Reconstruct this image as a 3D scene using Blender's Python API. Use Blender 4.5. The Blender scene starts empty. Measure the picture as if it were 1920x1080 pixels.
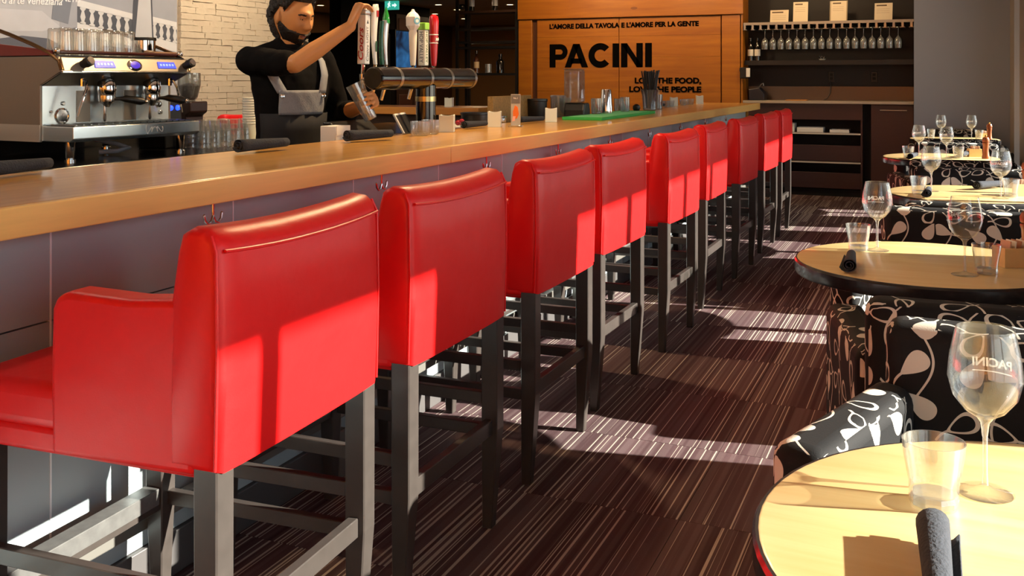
import bpy, bmesh, math, random
from mathutils import Vector, Matrix, Euler
random.seed(7)
PI = math.pi
scene = bpy.context.scene
COL = scene.collection

# ------------------------------------------------------------------ camera, world, sun, exposure
cam_d = bpy.data.cameras.new('camera')
cam_d.sensor_width = 36.0
cam_d.lens = 36.0 * 1850 / 1920
cam_d.shift_y = -(540 - 147) / 1920
cam_d.clip_start = 0.05
cam = bpy.data.objects.new('camera', cam_d)
cam.location = (0, 0, 1.34)
cam.rotation_euler = (PI / 2, 0, math.radians(23.333))
COL.objects.link(cam)
scene.camera = cam

world = bpy.data.worlds.new('world')
scene.world = world
world.use_nodes = True
wn = world.node_tree.nodes
wbg = wn['Background']
sky = wn.new('ShaderNodeTexSky')
sky.sky_type = 'NISHITA'
sky.sun_disc = False
sky.sun_elevation = math.radians(38)
sky.dust_density = 0.4
sky.sun_rotation = math.radians(79)
hsv = wn.new('ShaderNodeHueSaturation'); hsv.inputs['Saturation'].default_value = 0.55
world.node_tree.links.new(sky.outputs[0], hsv.inputs['Color'])
world.node_tree.links.new(hsv.outputs[0], wbg.inputs[0])
wbg.inputs[1].default_value = 0.36

SUN_AZ = math.radians(11.3)     # light travels towards -X and a little towards -Y
SUN_EL = math.radians(24.0)
sun_d = bpy.data.lights.new('sun', 'SUN')
sun_d.energy = 29.0
sun_d.angle = math.radians(0.6)
sun_d.color = (1.0, 0.92, 0.80)
sun = bpy.data.objects.new('sun', sun_d)
sdir = Vector((-math.cos(SUN_AZ) * math.cos(SUN_EL), -math.sin(SUN_AZ) * math.cos(SUN_EL), -math.sin(SUN_EL)))
sun.rotation_euler = sdir.to_track_quat('-Z', 'Y').to_euler()
sun.location = (8, 3, 5)
COL.objects.link(sun)

scene.view_settings.view_transform = 'Standard'
scene.view_settings.look = 'None'
scene.view_settings.gamma = 1.0
scene.view_settings.use_curve_mapping = False
scene.view_settings.exposure = 0.0
scene.cycles.transparent_max_bounces = 40
scene.cycles.sample_clamp_indirect = 6.0

# ------------------------------------------------------------------ helpers
def lin(c):
    return c / 12.92 if c <= 0.04045 else ((c + 0.055) / 1.055) ** 2.4
def rgb(h):
    return tuple(lin(int(h[i:i + 2], 16) / 255) for i in (0, 2, 4)) + (1.0,)

MATS = {}
def newmat(name):
    m = bpy.data.materials.new(name)
    m.use_nodes = True
    return m, m.node_tree.nodes, m.node_tree.links, m.node_tree.nodes['Principled BSDF']

def pm(name, col, rough=0.5, metal=0.0, noise=0.0, nscale=20.0, bump=0.0, bscale=60.0, coat=0.0, stretch=None, spec=None, emis=None, estr=0.0, coords='Object'):
    """plain principled material with optional noise mottling and bump"""
    if name in MATS: return MATS[name]
    m, N, L, b = newmat(name)
    c = rgb(col) if isinstance(col, str) else tuple(col) + (1.0,)
    b.inputs['Base Color'].default_value = c
    b.inputs['Roughness'].default_value = rough
    b.inputs['Metallic'].default_value = metal
    b.inputs['Coat Weight'].default_value = coat
    b.inputs['Coat Roughness'].default_value = 0.12
    if spec is not None: b.inputs['Specular IOR Level'].default_value = spec
    if emis:
        b.inputs['Emission Color'].default_value = rgb(emis)
        b.inputs['Emission Strength'].default_value = estr
    if noise or bump:
        tc = N.new('ShaderNodeTexCoord')
        mp = N.new('ShaderNodeMapping')
        L.new(tc.outputs[coords], mp.inputs[0])
        if stretch: mp.inputs['Scale'].default_value = stretch
        if noise:
            nt = N.new('ShaderNodeTexNoise'); nt.inputs['Scale'].default_value = nscale; nt.inputs['Detail'].default_value = 5
            L.new(mp.outputs[0], nt.inputs['Vector'])
            mx = N.new('ShaderNodeMix'); mx.data_type = 'RGBA'
            L.new(nt.outputs[0], mx.inputs['Factor'])
            mx.inputs['A'].default_value = tuple(max(0, v * (1 - noise)) for v in c[:3]) + (1,)
            mx.inputs['B'].default_value = tuple(min(1, v * (1 + noise)) for v in c[:3]) + (1,)
            L.new(mx.outputs['Result'], b.inputs['Base Color'])
        if bump:
            nb = N.new('ShaderNodeTexNoise'); nb.inputs['Scale'].default_value = bscale; nb.inputs['Detail'].default_value = 4
            L.new(mp.outputs[0], nb.inputs['Vector'])
            bp = N.new('ShaderNodeBump'); bp.inputs['Strength'].default_value = bump; bp.inputs['Distance'].default_value = 0.01
            L.new(nb.outputs[0], bp.inputs['Height']); L.new(bp.outputs[0], b.inputs['Normal'])
    MATS[name] = m
    return m

def math_node(N, L, op, a, b=None, clamp=False):
    n = N.new('ShaderNodeMath'); n.operation = op; n.use_clamp = clamp
    for i, v in enumerate((a, b)):
        if v is None: continue
        if isinstance(v, (int, float)): n.inputs[i].default_value = v
        else: L.new(v, n.inputs[i])
    return n.outputs[0]

def wood(name, c1, c2, axis='Y', scale=1.0, rough=0.35, coat=0.3, knots=False):
    if name in MATS: return MATS[name]
    m, N, L, b = newmat(name)
    tc = N.new('ShaderNodeTexCoord'); mp = N.new('ShaderNodeMapping')
    L.new(tc.outputs['Object'], mp.inputs[0])
    s = {'X': (0.9, 14, 14), 'Y': (14, 0.9, 14), 'Z': (14, 14, 0.9)}[axis]
    mp.inputs['Scale'].default_value = tuple(v * scale for v in s)
    n1 = N.new('ShaderNodeTexNoise'); n1.inputs['Scale'].default_value = 1.6; n1.inputs['Detail'].default_value = 8; n1.inputs['Roughness'].default_value = 0.65; n1.inputs['Distortion'].default_value = 0.6
    L.new(mp.outputs[0], n1.inputs['Vector'])
    n2 = N.new('ShaderNodeTexNoise'); n2.inputs['Scale'].default_value = 0.9; n2.inputs['Detail'].default_value = 3
    L.new(tc.outputs['Object'], n2.inputs['Vector'])
    f = math_node(N, L, 'ADD', math_node(N, L, 'MULTIPLY', n1.outputs[0], 0.75), math_node(N, L, 'MULTIPLY', n2.outputs[0], 0.3))
    cr = N.new('ShaderNodeValToRGB')
    cr.color_ramp.elements[0].position = 0.3; cr.color_ramp.elements[0].color = rgb(c1)
    cr.color_ramp.elements[1].position = 0.7; cr.color_ramp.elements[1].color = rgb(c2)
    L.new(f, cr.inputs[0])
    out = cr.outputs[0]
    if knots:
        vo = N.new('ShaderNodeTexVoronoi'); vo.inputs['Scale'].default_value = 1.3
        mk = N.new('ShaderNodeMapping'); mk.inputs['Scale'].default_value = (0.9, 1.0, 2.2)
        L.new(tc.outputs['Object'], mk.inputs[0]); L.new(mk.outputs[0], vo.inputs['Vector'])
        k = math_node(N, L, 'LESS_THAN', vo.outputs['Distance'], 0.05)
        mx = N.new('ShaderNodeMix'); mx.data_type = 'RGBA'
        L.new(math_node(N, L, 'MULTIPLY', k, 0.6), mx.inputs['Factor']); L.new(out, mx.inputs['A']); mx.inputs['B'].default_value = rgb('5a2a08')
        out = mx.outputs['Result']
    L.new(out, b.inputs['Base Color'])
    b.inputs['Roughness'].default_value = rough
    b.inputs['Coat Weight'].default_value = coat
    b.inputs['Coat Roughness'].default_value = 0.15
    bp = N.new('ShaderNodeBump'); bp.inputs['Strength'].default_value = 0.06; bp.inputs['Distance'].default_value = 0.004
    L.new(n1.outputs[0], bp.inputs['Height']); L.new(bp.outputs[0], b.inputs['Normal'])
    MATS[name] = m
    return m

def thin_glass(name, tint=(0.97, 0.99, 0.985), rough=0.01, boost=1.0, base=0.0, haze=0.05):
    """thin-walled glass: clear transmission plus Fresnel reflection"""
    if name in MATS: return MATS[name]
    m, N, L, b = newmat(name)
    N.remove(b)
    out = N['Material Output']
    tr = N.new('ShaderNodeBsdfTransparent'); tr.inputs[0].default_value = tint + (1,)
    gl = N.new('ShaderNodeBsdfGlossy'); gl.inputs['Roughness'].default_value = rough
    ge = N.new('ShaderNodeNewGeometry'); dt = N.new('ShaderNodeVectorMath'); dt.operation = 'DOT_PRODUCT'
    L.new(ge.outputs['Normal'], dt.inputs[0]); L.new(ge.outputs['Incoming'], dt.inputs[1])
    g = math_node(N, L, 'SUBTRACT', 1.0, math_node(N, L, 'ABSOLUTE', dt.outputs['Value']), True)
    fr = math_node(N, L, 'ADD', math_node(N, L, 'MULTIPLY', math_node(N, L, 'POWER', g, 4.0), 0.7), 0.04)
    f = math_node(N, L, 'ADD', math_node(N, L, 'MULTIPLY', fr, boost), base, True)
    mx = N.new('ShaderNodeMixShader')
    L.new(f, mx.inputs[0]); L.new(tr.outputs[0], mx.inputs[1]); L.new(gl.outputs[0], mx.inputs[2])
    hz = N.new('ShaderNodeMixShader'); hz.inputs[0].default_value = haze     # pale diffuse share stands in for sunlight refracted by the glass
    df = N.new('ShaderNodeBsdfDiffuse'); df.inputs[0].default_value = (0.9, 0.9, 0.9, 1)
    L.new(mx.outputs[0], hz.inputs[1]); L.new(df.outputs[0], hz.inputs[2])
    L.new(hz.outputs[0], out.inputs['Surface'])
    MATS[name] = m
    return m

class MB:
    def __init__(self): self.bm = bmesh.new()
    def box(self, x0, x1, y0, y1, z0, z1, M=None):
        c = [(x0, y0, z0), (x1, y0, z0), (x1, y1, z0), (x0, y1, z0), (x0, y0, z1), (x1, y0, z1), (x1, y1, z1), (x0, y1, z1)]
        v = [self.bm.verts.new(M @ Vector(p) if M else p) for p in c]
        for f in ((3, 2, 1, 0), (4, 5, 6, 7), (0, 1, 5, 4), (1, 2, 6, 5), (2, 3, 7, 6), (3, 0, 4, 7)):
            self.bm.faces.new([v[i] for i in f])
        return self
    def rings(self, rings, closed_ends=True, loop=False):
        """list of rings (lists of points) joined by quads"""
        R = [[self.bm.verts.new(p) for p in r] for r in rings]
        n = len(R[0])
        pairs = list(zip(R[:-1], R[1:])) + ([(R[-1], R[0])] if loop else [])
        for a, b in pairs:
            for i in range(n):
                try: self.bm.faces.new((a[i], a[(i + 1) % n], b[(i + 1) % n], b[i]))
                except ValueError: pass
        if closed_ends and not loop:
            self.bm.faces.new(list(reversed(R[0]))); self.bm.faces.new(R[-1])
        return self
    def lathe(self, prof, c=(0, 0, 0), seg=24, closed=False, M=None, caps=True):
        """profile [(r, z)] revolved round z"""
        rr = []
        for r, z in prof:
            r = max(r, 1e-4)
            ring = [Vector((c[0] + r * math.cos(2 * PI * k / seg), c[1] + r * math.sin(2 * PI * k / seg), c[2] + z)) for k in range(seg)]
            if M: ring = [M @ p for p in ring]
            rr.append(ring)
        return self.rings(rr, caps, closed)
    def cyl(self, p0, p1, r0, r1=None, seg=16, caps=True):
        return self.tube([p0, p1], [r0, r0 if r1 is None else r1], seg, caps)
    def tube(self, pts, rad, seg=10, caps=True, flat=1.0, up=None, loop=False, roundcap=False):
        pts = [Vector(p) for p in pts]
        if not isinstance(rad, (list, tuple)): rad = [rad] * len(pts)
        rad = list(rad)
        if roundcap:
            d0 = (pts[0] - pts[1]).normalized(); d1 = (pts[-1] - pts[-2]).normalized()
            a, b = pts[0], pts[-1]; ra, rb = rad[0], rad[-1]
            pre = [(a + d0 * ra * math.sin(t), ra * math.cos(t)) for t in (1.45, 1.1, 0.7, 0.35)]
            post = [(b + d1 * rb * math.sin(t), rb * math.cos(t)) for t in (0.35, 0.7, 1.1, 1.45)]
            pts = [p for p, _ in pre] + pts + [p for p, _ in post]
            rad = [r for _, r in pre] + rad + [r for _, r in post]
        n = len(pts); rings = []
        prev = None
        for i, p in enumerate(pts):
            if loop: t = (pts[(i + 1) % n] - pts[i - 1]).normalized()
            else: t = (pts[min(i + 1, n - 1)] - pts[max(i - 1, 0)]).normalized()
            if up is not None: u = Vector(up)
            elif prev is not None: u = prev
            else: u = Vector((0, 0, 1)) if abs(t.z) < 0.9 else Vector((1, 0, 0))
            u = (u - t * u.dot(t))
            if u.length < 1e-6: u = t.orthogonal()
            u.normalize(); prev = u
            w = t.cross(u)
            rings.append([p + (u * math.cos(2 * PI * k / seg) * flat + w * math.sin(2 * PI * k / seg)) * rad[i] for k in range(seg)])
        return self.rings(rings, caps, loop)
    def sphere(self, c, r, seg=16, rg=10, M=None):
        if not isinstance(r, (list, tuple)): r = (r, r, r)
        rr = []
        for j in range(rg + 1):
            a = -PI / 2 + PI * j / rg
            k = max(math.cos(a), 0.01)
            ring = [Vector((r[0] * k * math.cos(2 * PI * i / seg), r[1] * k * math.sin(2 * PI * i / seg), r[2] * math.sin(a))) for i in range(seg)]
            rr.append([(M @ p if M else p) + Vector(c) for p in ring])
        return self.rings(rr, True)
    def prism(self, poly, d, M=None):
        """2D polygon (x, y) extruded along z by d; M places it"""
        M = M or Matrix()
        a = [self.bm.verts.new(M @ Vector((x, y, 0))) for x, y in poly]
        b = [self.bm.verts.new(M @ Vector((x, y, d))) for x, y in poly]
        n = len(poly)
        self.bm.faces.new(list(reversed(a))); self.bm.faces.new(b)
        for i in range(n): self.bm.faces.new((a[i], a[(i + 1) % n], b[(i + 1) % n], b[i]))
        return self
    def mesh(self, name, mat, smooth=35, uv=0):
        bmesh.ops.recalc_face_normals(self.bm, faces=self.bm.faces)
        me = bpy.data.meshes.new(name)
        self.bm.to_mesh(me); self.bm.free()
        for m in (mat if isinstance(mat, (list, tuple)) else [mat]): me.materials.append(m)
        if smooth:
            me.polygons.foreach_set('use_smooth', [True] * len(me.polygons))
            me.set_sharp_from_angle(angle=math.radians(smooth))
        if uv: box_uv(me, uv)
        return me
    def build(self, name, mat, parent=None, smooth=35, bevel=0, bseg=2, loc=None, rot=None, uv=0):
        o = bpy.data.objects.new(name, self.mesh(name, mat, smooth, uv))
        return place(o, parent, loc, rot, bevel, bseg)

def place(o, parent=None, loc=None, rot=None, bevel=0, bseg=2):
    COL.objects.link(o)
    if parent: o.parent = parent
    if loc: o.location = loc
    if rot: o.rotation_euler = rot
    if bevel:
        md = o.modifiers.new('bevel', 'BEVEL'); md.width = bevel; md.segments = bseg; md.limit_method = 'ANGLE'; md.angle_limit = math.radians(40)
        md.use_clamp_overlap = True
    return o

def box_uv(me, scale):
    uvl = me.uv_layers.new(name='UVMap')
    for p in me.polygons:
        n = p.normal
        for li in p.loop_indices:
            co = me.vertices[me.loops[li].vertex_index].co
            if abs(n.z) > 0.75: uvl.data[li].uv = (co.x * scale, co.y * scale)
            else:
                t = Vector((-n.y, n.x, 0)); t = t.normalized() if t.length > 1e-5 else Vector((1, 0, 0))
                if abs(t.x) > 0.9: t = Vector((1, 0, 0))
                uvl.data[li].uv = (co.dot(t) * scale + 3.17 * round(n.x, 1), co.z * scale)

def tag(o, label, cat=None, group=None, kind=None):
    if label: o['label'] = label
    if cat: o['category'] = cat
    if group: o['group'] = group
    if kind: o['kind'] = kind
    return o
def thing(name, label, cat, loc=(0, 0, 0), rotz=0.0, group=None):
    o = bpy.data.objects.new(name, None)
    o.empty_display_size = 0.1
    COL.objects.link(o)
    o.location = loc; o.rotation_euler = (0, 0, rotz)
    return tag(o, label, cat, group)
def struct(o, label):
    return tag(o, label, None, None, 'structure')
def dup(root, loc=None, rotz=None, label=None, group=None):
    r = root.copy(); COL.objects.link(r)
    if loc is not None: r.location = loc
    if rotz is not None: r.rotation_euler = (0, 0, rotz)
    if label: r['label'] = label
    if group: r['group'] = group
    for ch in list(root.children):
        c = ch.copy(); COL.objects.link(c); c.parent = r
        for g in list(ch.children):
            d = g.copy(); COL.objects.link(d); d.parent = c
    return r
def box(name, mat, x0, x1, y0, y1, z0, z1, parent=None, bevel=0, bseg=2):
    return MB().box(x0, x1, y0, y1, z0, z1).build(name, mat, parent, 0 if not bevel else 40, bevel, bseg)

_text_cache = {}
def text_mesh(body, size=0.1, bold=0.0, extrude=0.001, align='LEFT', spacing=1.0, shear=0.0):
    cu = bpy.data.curves.new('lettering', 'FONT')
    cu.body = body; cu.size = size; cu.offset = bold * size; cu.extrude = extrude; cu.align_x = align; cu.space_character = spacing; cu.shear = shear
    cu.resolution_u = 3
    ob = bpy.data.objects.new('lettering', cu)
    COL.objects.link(ob)
    dg = bpy.context.evaluated_depsgraph_get(); dg.update()
    me = bpy.data.meshes.new_from_object(ob.evaluated_get(dg))
    bpy.data.objects.remove(ob); bpy.data.curves.remove(cu)
    return me
def frame(o, u, v):
    """matrix whose x axis runs along u, y along v"""
    u = Vector(u).normalized(); v = Vector(v).normalized(); n = u.cross(v)
    M = Matrix((u, v, n)).transposed().to_4x4(); M.translation = Vector(o)
    return M
def lettering(name, body, mat, M, parent=None, width=None, fit_h=None, **kw):
    me = text_mesh(body, **kw)
    xs = [v.co.x for v in me.vertices]; ys = [v.co.y for v in me.vertices]
    w = max(xs) - min(xs); h = max(ys) - min(ys)
    sx = width / w if width else 1.0
    sy = fit_h / h if fit_h else sx
    for v in me.vertices: v.co = M @ Vector(((v.co.x - min(xs)) * sx, (v.co.y - min(ys)) * sy, v.co.z))
    me.materials.clear(); me.materials.append(mat)
    o = bpy.data.objects.new(name, me)
    return place(o, parent)

ORD = ['first', 'second', 'third', 'fourth', 'fifth', 'sixth', 'seventh', 'eighth', 'ninth', 'tenth', 'eleventh', 'twelfth', 'thirteenth', 'fourteenth', 'fifteenth', 'sixteenth', 'seventeenth', 'eighteenth']
# ------------------------------------------------------------------ special materials
def carpet_mat():
    m, N, L, b = newmat('carpet')
    geo = N.new('ShaderNodeNewGeometry'); oi = N.new('ShaderNodeObjectInfo')
    sp = N.new('ShaderNodeSeparateXYZ'); L.new(geo.outputs['Position'], sp.inputs[0])
    off = math_node(N, L, 'MULTIPLY', oi.outputs['Random'], 37.0)
    def stripe(freq, yfreq, lo, hi, seed):
        cx = N.new('ShaderNodeCombineXYZ')
        L.new(math_node(N, L, 'ADD', math_node(N, L, 'MULTIPLY', sp.outputs[0], freq), math_node(N, L, 'ADD', off, seed)), cx.inputs[0])
        L.new(math_node(N, L, 'MULTIPLY', sp.outputs[1], yfreq), cx.inputs[1])
        nt = N.new('ShaderNodeTexNoise'); nt.noise_dimensions = '2D'; nt.inputs['Scale'].default_value = 1.0; nt.inputs['Detail'].default_value = 0.0
        L.new(cx.outputs[0], nt.inputs['Vector'])
        mr = N.new('ShaderNodeMapRange'); mr.inputs[1].default_value = lo; mr.inputs[2].default_value = hi
        L.new(nt.outputs[0], mr.inputs[0])
        return mr.outputs[0]
    wide = stripe(14.0, 0.12, 0.38, 0.62, 3.0)
    thin = stripe(130.0, 0.25, 0.68, 0.73, 11.0)
    med = stripe(52.0, 0.2, 0.45, 0.62, 23.0)
    def mix(f, a, bb):
        x = N.new('ShaderNodeMix'); x.data_type = 'RGBA'
        L.new(f, x.inputs['Factor'])
        for k, v in (('A', a), ('B', bb)):
            if isinstance(v, tuple): x.inputs[k].default_value = v
            else: L.new(v, x.inputs[k])
        return x.outputs['Result']
    c = mix(wide, rgb('463234'), rgb('5a4648'))
    c = mix(math_node(N, L, 'MULTIPLY', med, 0.28), c, rgb('786a6a'))
    c = mix(math_node(N, L, 'MULTIPLY', thin, 0.75), c, rgb('cfc6b8'))
    fine = N.new('ShaderNodeTexNoise'); fine.inputs['Scale'].default_value = 420
    L.new(geo.outputs['Position'], fine.inputs['Vector'])
    c = mix(math_node(N, L, 'MULTIPLY', fine.outputs[0], 0.35), c, rgb('3a3034'))
    L.new(c, b.inputs['Base Color'])
    b.inputs['Roughness'].default_value = 0.95
    b.inputs['Specular IOR Level'].default_value = 0.1
    bp = N.new('ShaderNodeBump'); bp.inputs['Strength'].default_value = 0.5; bp.inputs['Distance'].default_value = 0.004
    L.new(fine.outputs[0], bp.inputs['Height']); L.new(bp.outputs[0], b.inputs['Normal'])
    MATS['carpet'] = m
    return m

def fabric_mat():
    """black upholstery with pale leaf and loop print"""
    m, N, L, b = newmat('leaf_fabric')
    uv = N.new('ShaderNodeUVMap')
    def layer(scale, shift, A, W, ring_only=False):
        mp = N.new('ShaderNodeMapping'); mp.inputs['Location'].default_value = (shift, shift * 0.7, 0)
        L.new(uv.outputs[0], mp.inputs[0])
        vo = N.new('ShaderNodeTexVoronoi'); vo.voronoi_dimensions = '2D'; vo.inputs['Scale'].default_value = scale; vo.inputs['Randomness'].default_value = 0.62
        L.new(mp.outputs[0], vo.inputs['Vector'])
        sub = N.new('ShaderNodeVectorMath'); sub.operation = 'SUBTRACT'
        L.new(mp.outputs[0], sub.inputs[0]); L.new(vo.outputs['Position'], sub.inputs[1])
        sc = N.new('ShaderNodeVectorMath'); sc.operation = 'SCALE'; sc.inputs['Scale'].default_value = scale
        L.new(sub.outputs[0], sc.inputs[0])
        cs = N.new('ShaderNodeSeparateColor'); L.new(vo.outputs['Color'], cs.inputs[0])
        rot = N.new('ShaderNodeVectorRotate'); rot.rotation_type = 'Z_AXIS'
        L.new(sc.outputs[0], rot.inputs['Vector']); L.new(math_node(N, L, 'MULTIPLY', cs.outputs[0], 6.283), rot.inputs['Angle'])
        s = N.new('ShaderNodeSeparateXYZ'); L.new(rot.outputs[0], s.inputs[0])
        qx, qy = s.outputs[0], s.outputs[1]
        xn = math_node(N, L, 'DIVIDE', qx, A)
        w = math_node(N, L, 'MAXIMUM', math_node(N, L, 'MULTIPLY', math_node(N, L, 'SUBTRACT', 1.0, math_node(N, L, 'MULTIPLY', xn, 0.62)), W), 0.02)
        d = math_node(N, L, 'ADD', math_node(N, L, 'POWER', math_node(N, L, 'ABSOLUTE', xn), 2.0),
                      math_node(N, L, 'POWER', math_node(N, L, 'ABSOLUTE', math_node(N, L, 'DIVIDE', qy, w)), 2.0))
        inside = math_node(N, L, 'LESS_THAN', d, 1.0)
        hollow = math_node(N, L, 'MULTIPLY', inside, math_node(N, L, 'GREATER_THAN', d, 0.56))
        pick = math_node(N, L, 'GREATER_THAN', cs.outputs[1], 0.48)
        shape = math_node(N, L, 'ADD', math_node(N, L, 'MULTIPLY', pick, inside), math_node(N, L, 'MULTIPLY', math_node(N, L, 'SUBTRACT', 1.0, pick), hollow))
        bend = math_node(N, L, 'SUBTRACT', qy, math_node(N, L, 'MULTIPLY', math_node(N, L, 'POWER', math_node(N, L, 'ABSOLUTE', math_node(N, L, 'SUBTRACT', qx, A)), 2.0), 0.9))
        stem = math_node(N, L, 'MULTIPLY', math_node(N, L, 'LESS_THAN', math_node(N, L, 'ABSOLUTE', bend), 0.028), math_node(N, L, 'GREATER_THAN', qx, A * 0.9))
        return math_node(N, L, 'MAXIMUM', shape, stem)
    a = layer(10.5, 0.0, 0.38, 0.21)
    su = N.new('ShaderNodeSeparateXYZ'); L.new(uv.outputs[0], su.inputs[0])
    wav = math_node(N, L, 'MULTIPLY', math_node(N, L, 'SINE', math_node(N, L, 'MULTIPLY', su.outputs[1], 24.0)), 0.16)
    fr = math_node(N, L, 'FRACT', math_node(N, L, 'ADD', math_node(N, L, 'MULTIPLY', su.outputs[0], 6.0), wav))
    line = math_node(N, L, 'LESS_THAN', math_node(N, L, 'ABSOLUTE', math_node(N, L, 'SUBTRACT', fr, 0.5)), 0.016)
    mask = math_node(N, L, 'MAXIMUM', a, line, True)
    mx = N.new('ShaderNodeMix'); mx.data_type = 'RGBA'
    L.new(mask, mx.inputs['Factor']); mx.inputs['A'].default_value = rgb('101012'); mx.inputs['B'].default_value = rgb('c9c2b4')
    L.new(mx.outputs['Result'], b.inputs['Base Color'])
    b.inputs['Roughness'].default_value = 0.75
    b.inputs['Specular IOR Level'].default_value = 0.25
    tn = N.new('ShaderNodeTexNoise'); tn.inputs['Scale'].default_value = 350
    tc = N.new('ShaderNodeTexCoord'); L.new(tc.outputs['Object'], tn.inputs['Vector'])
    bp = N.new('ShaderNodeBump'); bp.inputs['Strength'].default_value = 0.15; bp.inputs['Distance'].default_value = 0.003
    L.new(tn.outputs[0], bp.inputs['Height']); L.new(bp.outputs[0], b.inputs['Normal'])
    return m

def leather_mat():
    m, N, L, b = newmat('red_leather')
    b.inputs['Base Color'].default_value = (0.74, 0.007, 0.008, 1)
    b.inputs['Roughness'].default_value = 0.4
    b.inputs['Specular IOR Level'].default_value = 0.32
    tc = N.new('ShaderNodeTexCoord')
    n1 = N.new('ShaderNodeTexNoise'); n1.inputs['Scale'].default_value = 7.0; n1.inputs['Detail'].default_value = 3
    n2 = N.new('ShaderNodeTexVoronoi'); n2.inputs['Scale'].default_value = 260
    L.new(tc.outputs['Object'], n1.inputs['Vector']); L.new(tc.outputs['Object'], n2.inputs['Vector'])
    h = math_node(N, L, 'ADD', math_node(N, L, 'MULTIPLY', n1.outputs[0], 1.0), math_node(N, L, 'MULTIPLY', n2.outputs['Distance'], 0.02))
    bp = N.new('ShaderNodeBump'); bp.inputs['Strength'].default_value = 0.35; bp.inputs['Distance'].default_value = 0.012
    L.new(h, bp.inputs['Height']); L.new(bp.outputs[0], b.inputs['Normal'])
    return m

CARPET = carpet_mat(); FABRIC = fabric_mat(); LEATHER = leather_mat()
BARWOOD = wood('bar_maple', 'b07c34', 'dca854', 'Y', 1.0, 0.28, 0.5)
TABWOOD = wood('table_maple', 'd6b070', 'e8cf98', 'X', 0.8, 0.34, 0.35)
SIGNWOOD = wood('sign_oak', '8a4a04', 'b06c0c', 'X', 0.7, 0.45, 0.15, knots=True)
LEDGEWOOD = wood('ledge_oak', 'a86a26', 'c98c40', 'X', 0.8, 0.4, 0.2)
DARKWOOD = wood('espresso_wood', '2a1a14', '3c261c', 'X', 0.8, 0.45, 0.1)
LEGWOOD = pm('black_leg', '3a3532', 0.33, noise=0.25, nscale=30, coat=0.2)
PANEL = pm('grey_laminate', '98a4a8', 0.5, noise=0.04, nscale=3)
STEEL = pm('steel', 'c4c6c6', 0.16, 1.0)
BRUSHED = pm('brushed_steel', 'a9a6a0', 0.34, 1.0, bump=0.05, bscale=90, stretch=(1, 0.02, 1))
CHROME = pm('chrome', 'e4e6e8', 0.06, 1.0)
BLACK = pm('black_plastic', '0a0a0b', 0.4)
GLOSSBLACK = pm('gloss_black', '060607', 0.12, coat=0.5)
MATTBLACK = pm('matt_black', '0b0a0a', 0.8)
NAPKIN = pm('black_napkin', '2c3038', 0.95, noise=0.2, nscale=60, bump=0.4, bscale=220)
FROST = pm('frosted_white', 'd6dcd2', 0.5, noise=0.03)
WHITE = pm('white_plastic', 'e6e4de', 0.4)
GLASS = thin_glass('clear_glass', (0.98, 0.99, 0.985), 0.01, 1.2, 0.01, 0.018)
TUMBLER = thin_glass('tumbler_glass', (0.96, 0.975, 0.97), 0.02, 2.2, 0.03, 0.035)
WINDOWGLASS = thin_glass('window_glass', (0.98, 0.99, 0.985), 0.0, 1.0, 0.0, 0.0)
TINTED = thin_glass('tinted_acrylic', (0.72, 0.75, 0.76), 0.03, 1.4, 0.06)
CUPPLASTIC = thin_glass('cup_plastic', (0.86, 0.90, 0.93), 0.12, 1.6, 0.10)
GLASSBASE = thin_glass('glass_base', (0.90, 0.93, 0.93), 0.04, 3.0, 0.08, 0.07)

# ------------------------------------------------------------------ the setting
fl = struct(box('floor', pm('floor_screed', '2a2626', 0.9, noise=0.2), -9.5, 0.9, -4.0, 19.0, -0.12, -0.004), 'dark subfloor of the restaurant under the carpet tiles')
tile_me = MB().box(-0.299, 0.299, -0.299, 0.299, 0, 0.004).mesh('carpet_tile', CARPET, 0)
for i in range(5):
    for j in range(20):
        o = bpy.data.objects.new('carpet_tile', tile_me)
        place(o, fl, (-1.62 + 0.6 * i, 0.25 + 0.6 * j, -0.004))
ground = struct(box('floor_terrace', pm('concrete', '8e9296', 0.9, noise=0.1), 1.1, 14.0, -14, 24, -0.3, -0.1), 'sunlit concrete terrace outside the windows')

CEIL = pm('ceiling_paint', 'cfc4b4', 0.9)
struct(box('ceiling', CEIL, -5.8, 1.1, -4.0, 12.4, 2.9, 3.05), 'pale ceiling above the bar')
struct(box('ceiling_rear', pm('ceiling_beige', 'b59b72', 0.9), -9.5, -4.96, 7.9, 19.0, 2.45, 2.6), 'beige ceiling of the rear dining room')
GREYWALL = pm('grey_wall', '868c9a', 0.75, noise=0.03, nscale=2)
BROWNWALL = pm('taupe_wall', '8a7e74', 0.8)
struct(box('wall_back', GREYWALL, -0.237, 0.7, 11.62, 12.2, 0, 2.9), 'plain grey wall behind the last table')
struct(box('wall_front', pm('warm_wall', 'd89a4a', 0.8), -5.8, 1.1, -4.15, -4.0, 0, 2.9), 'warm wall behind the camera')

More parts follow.
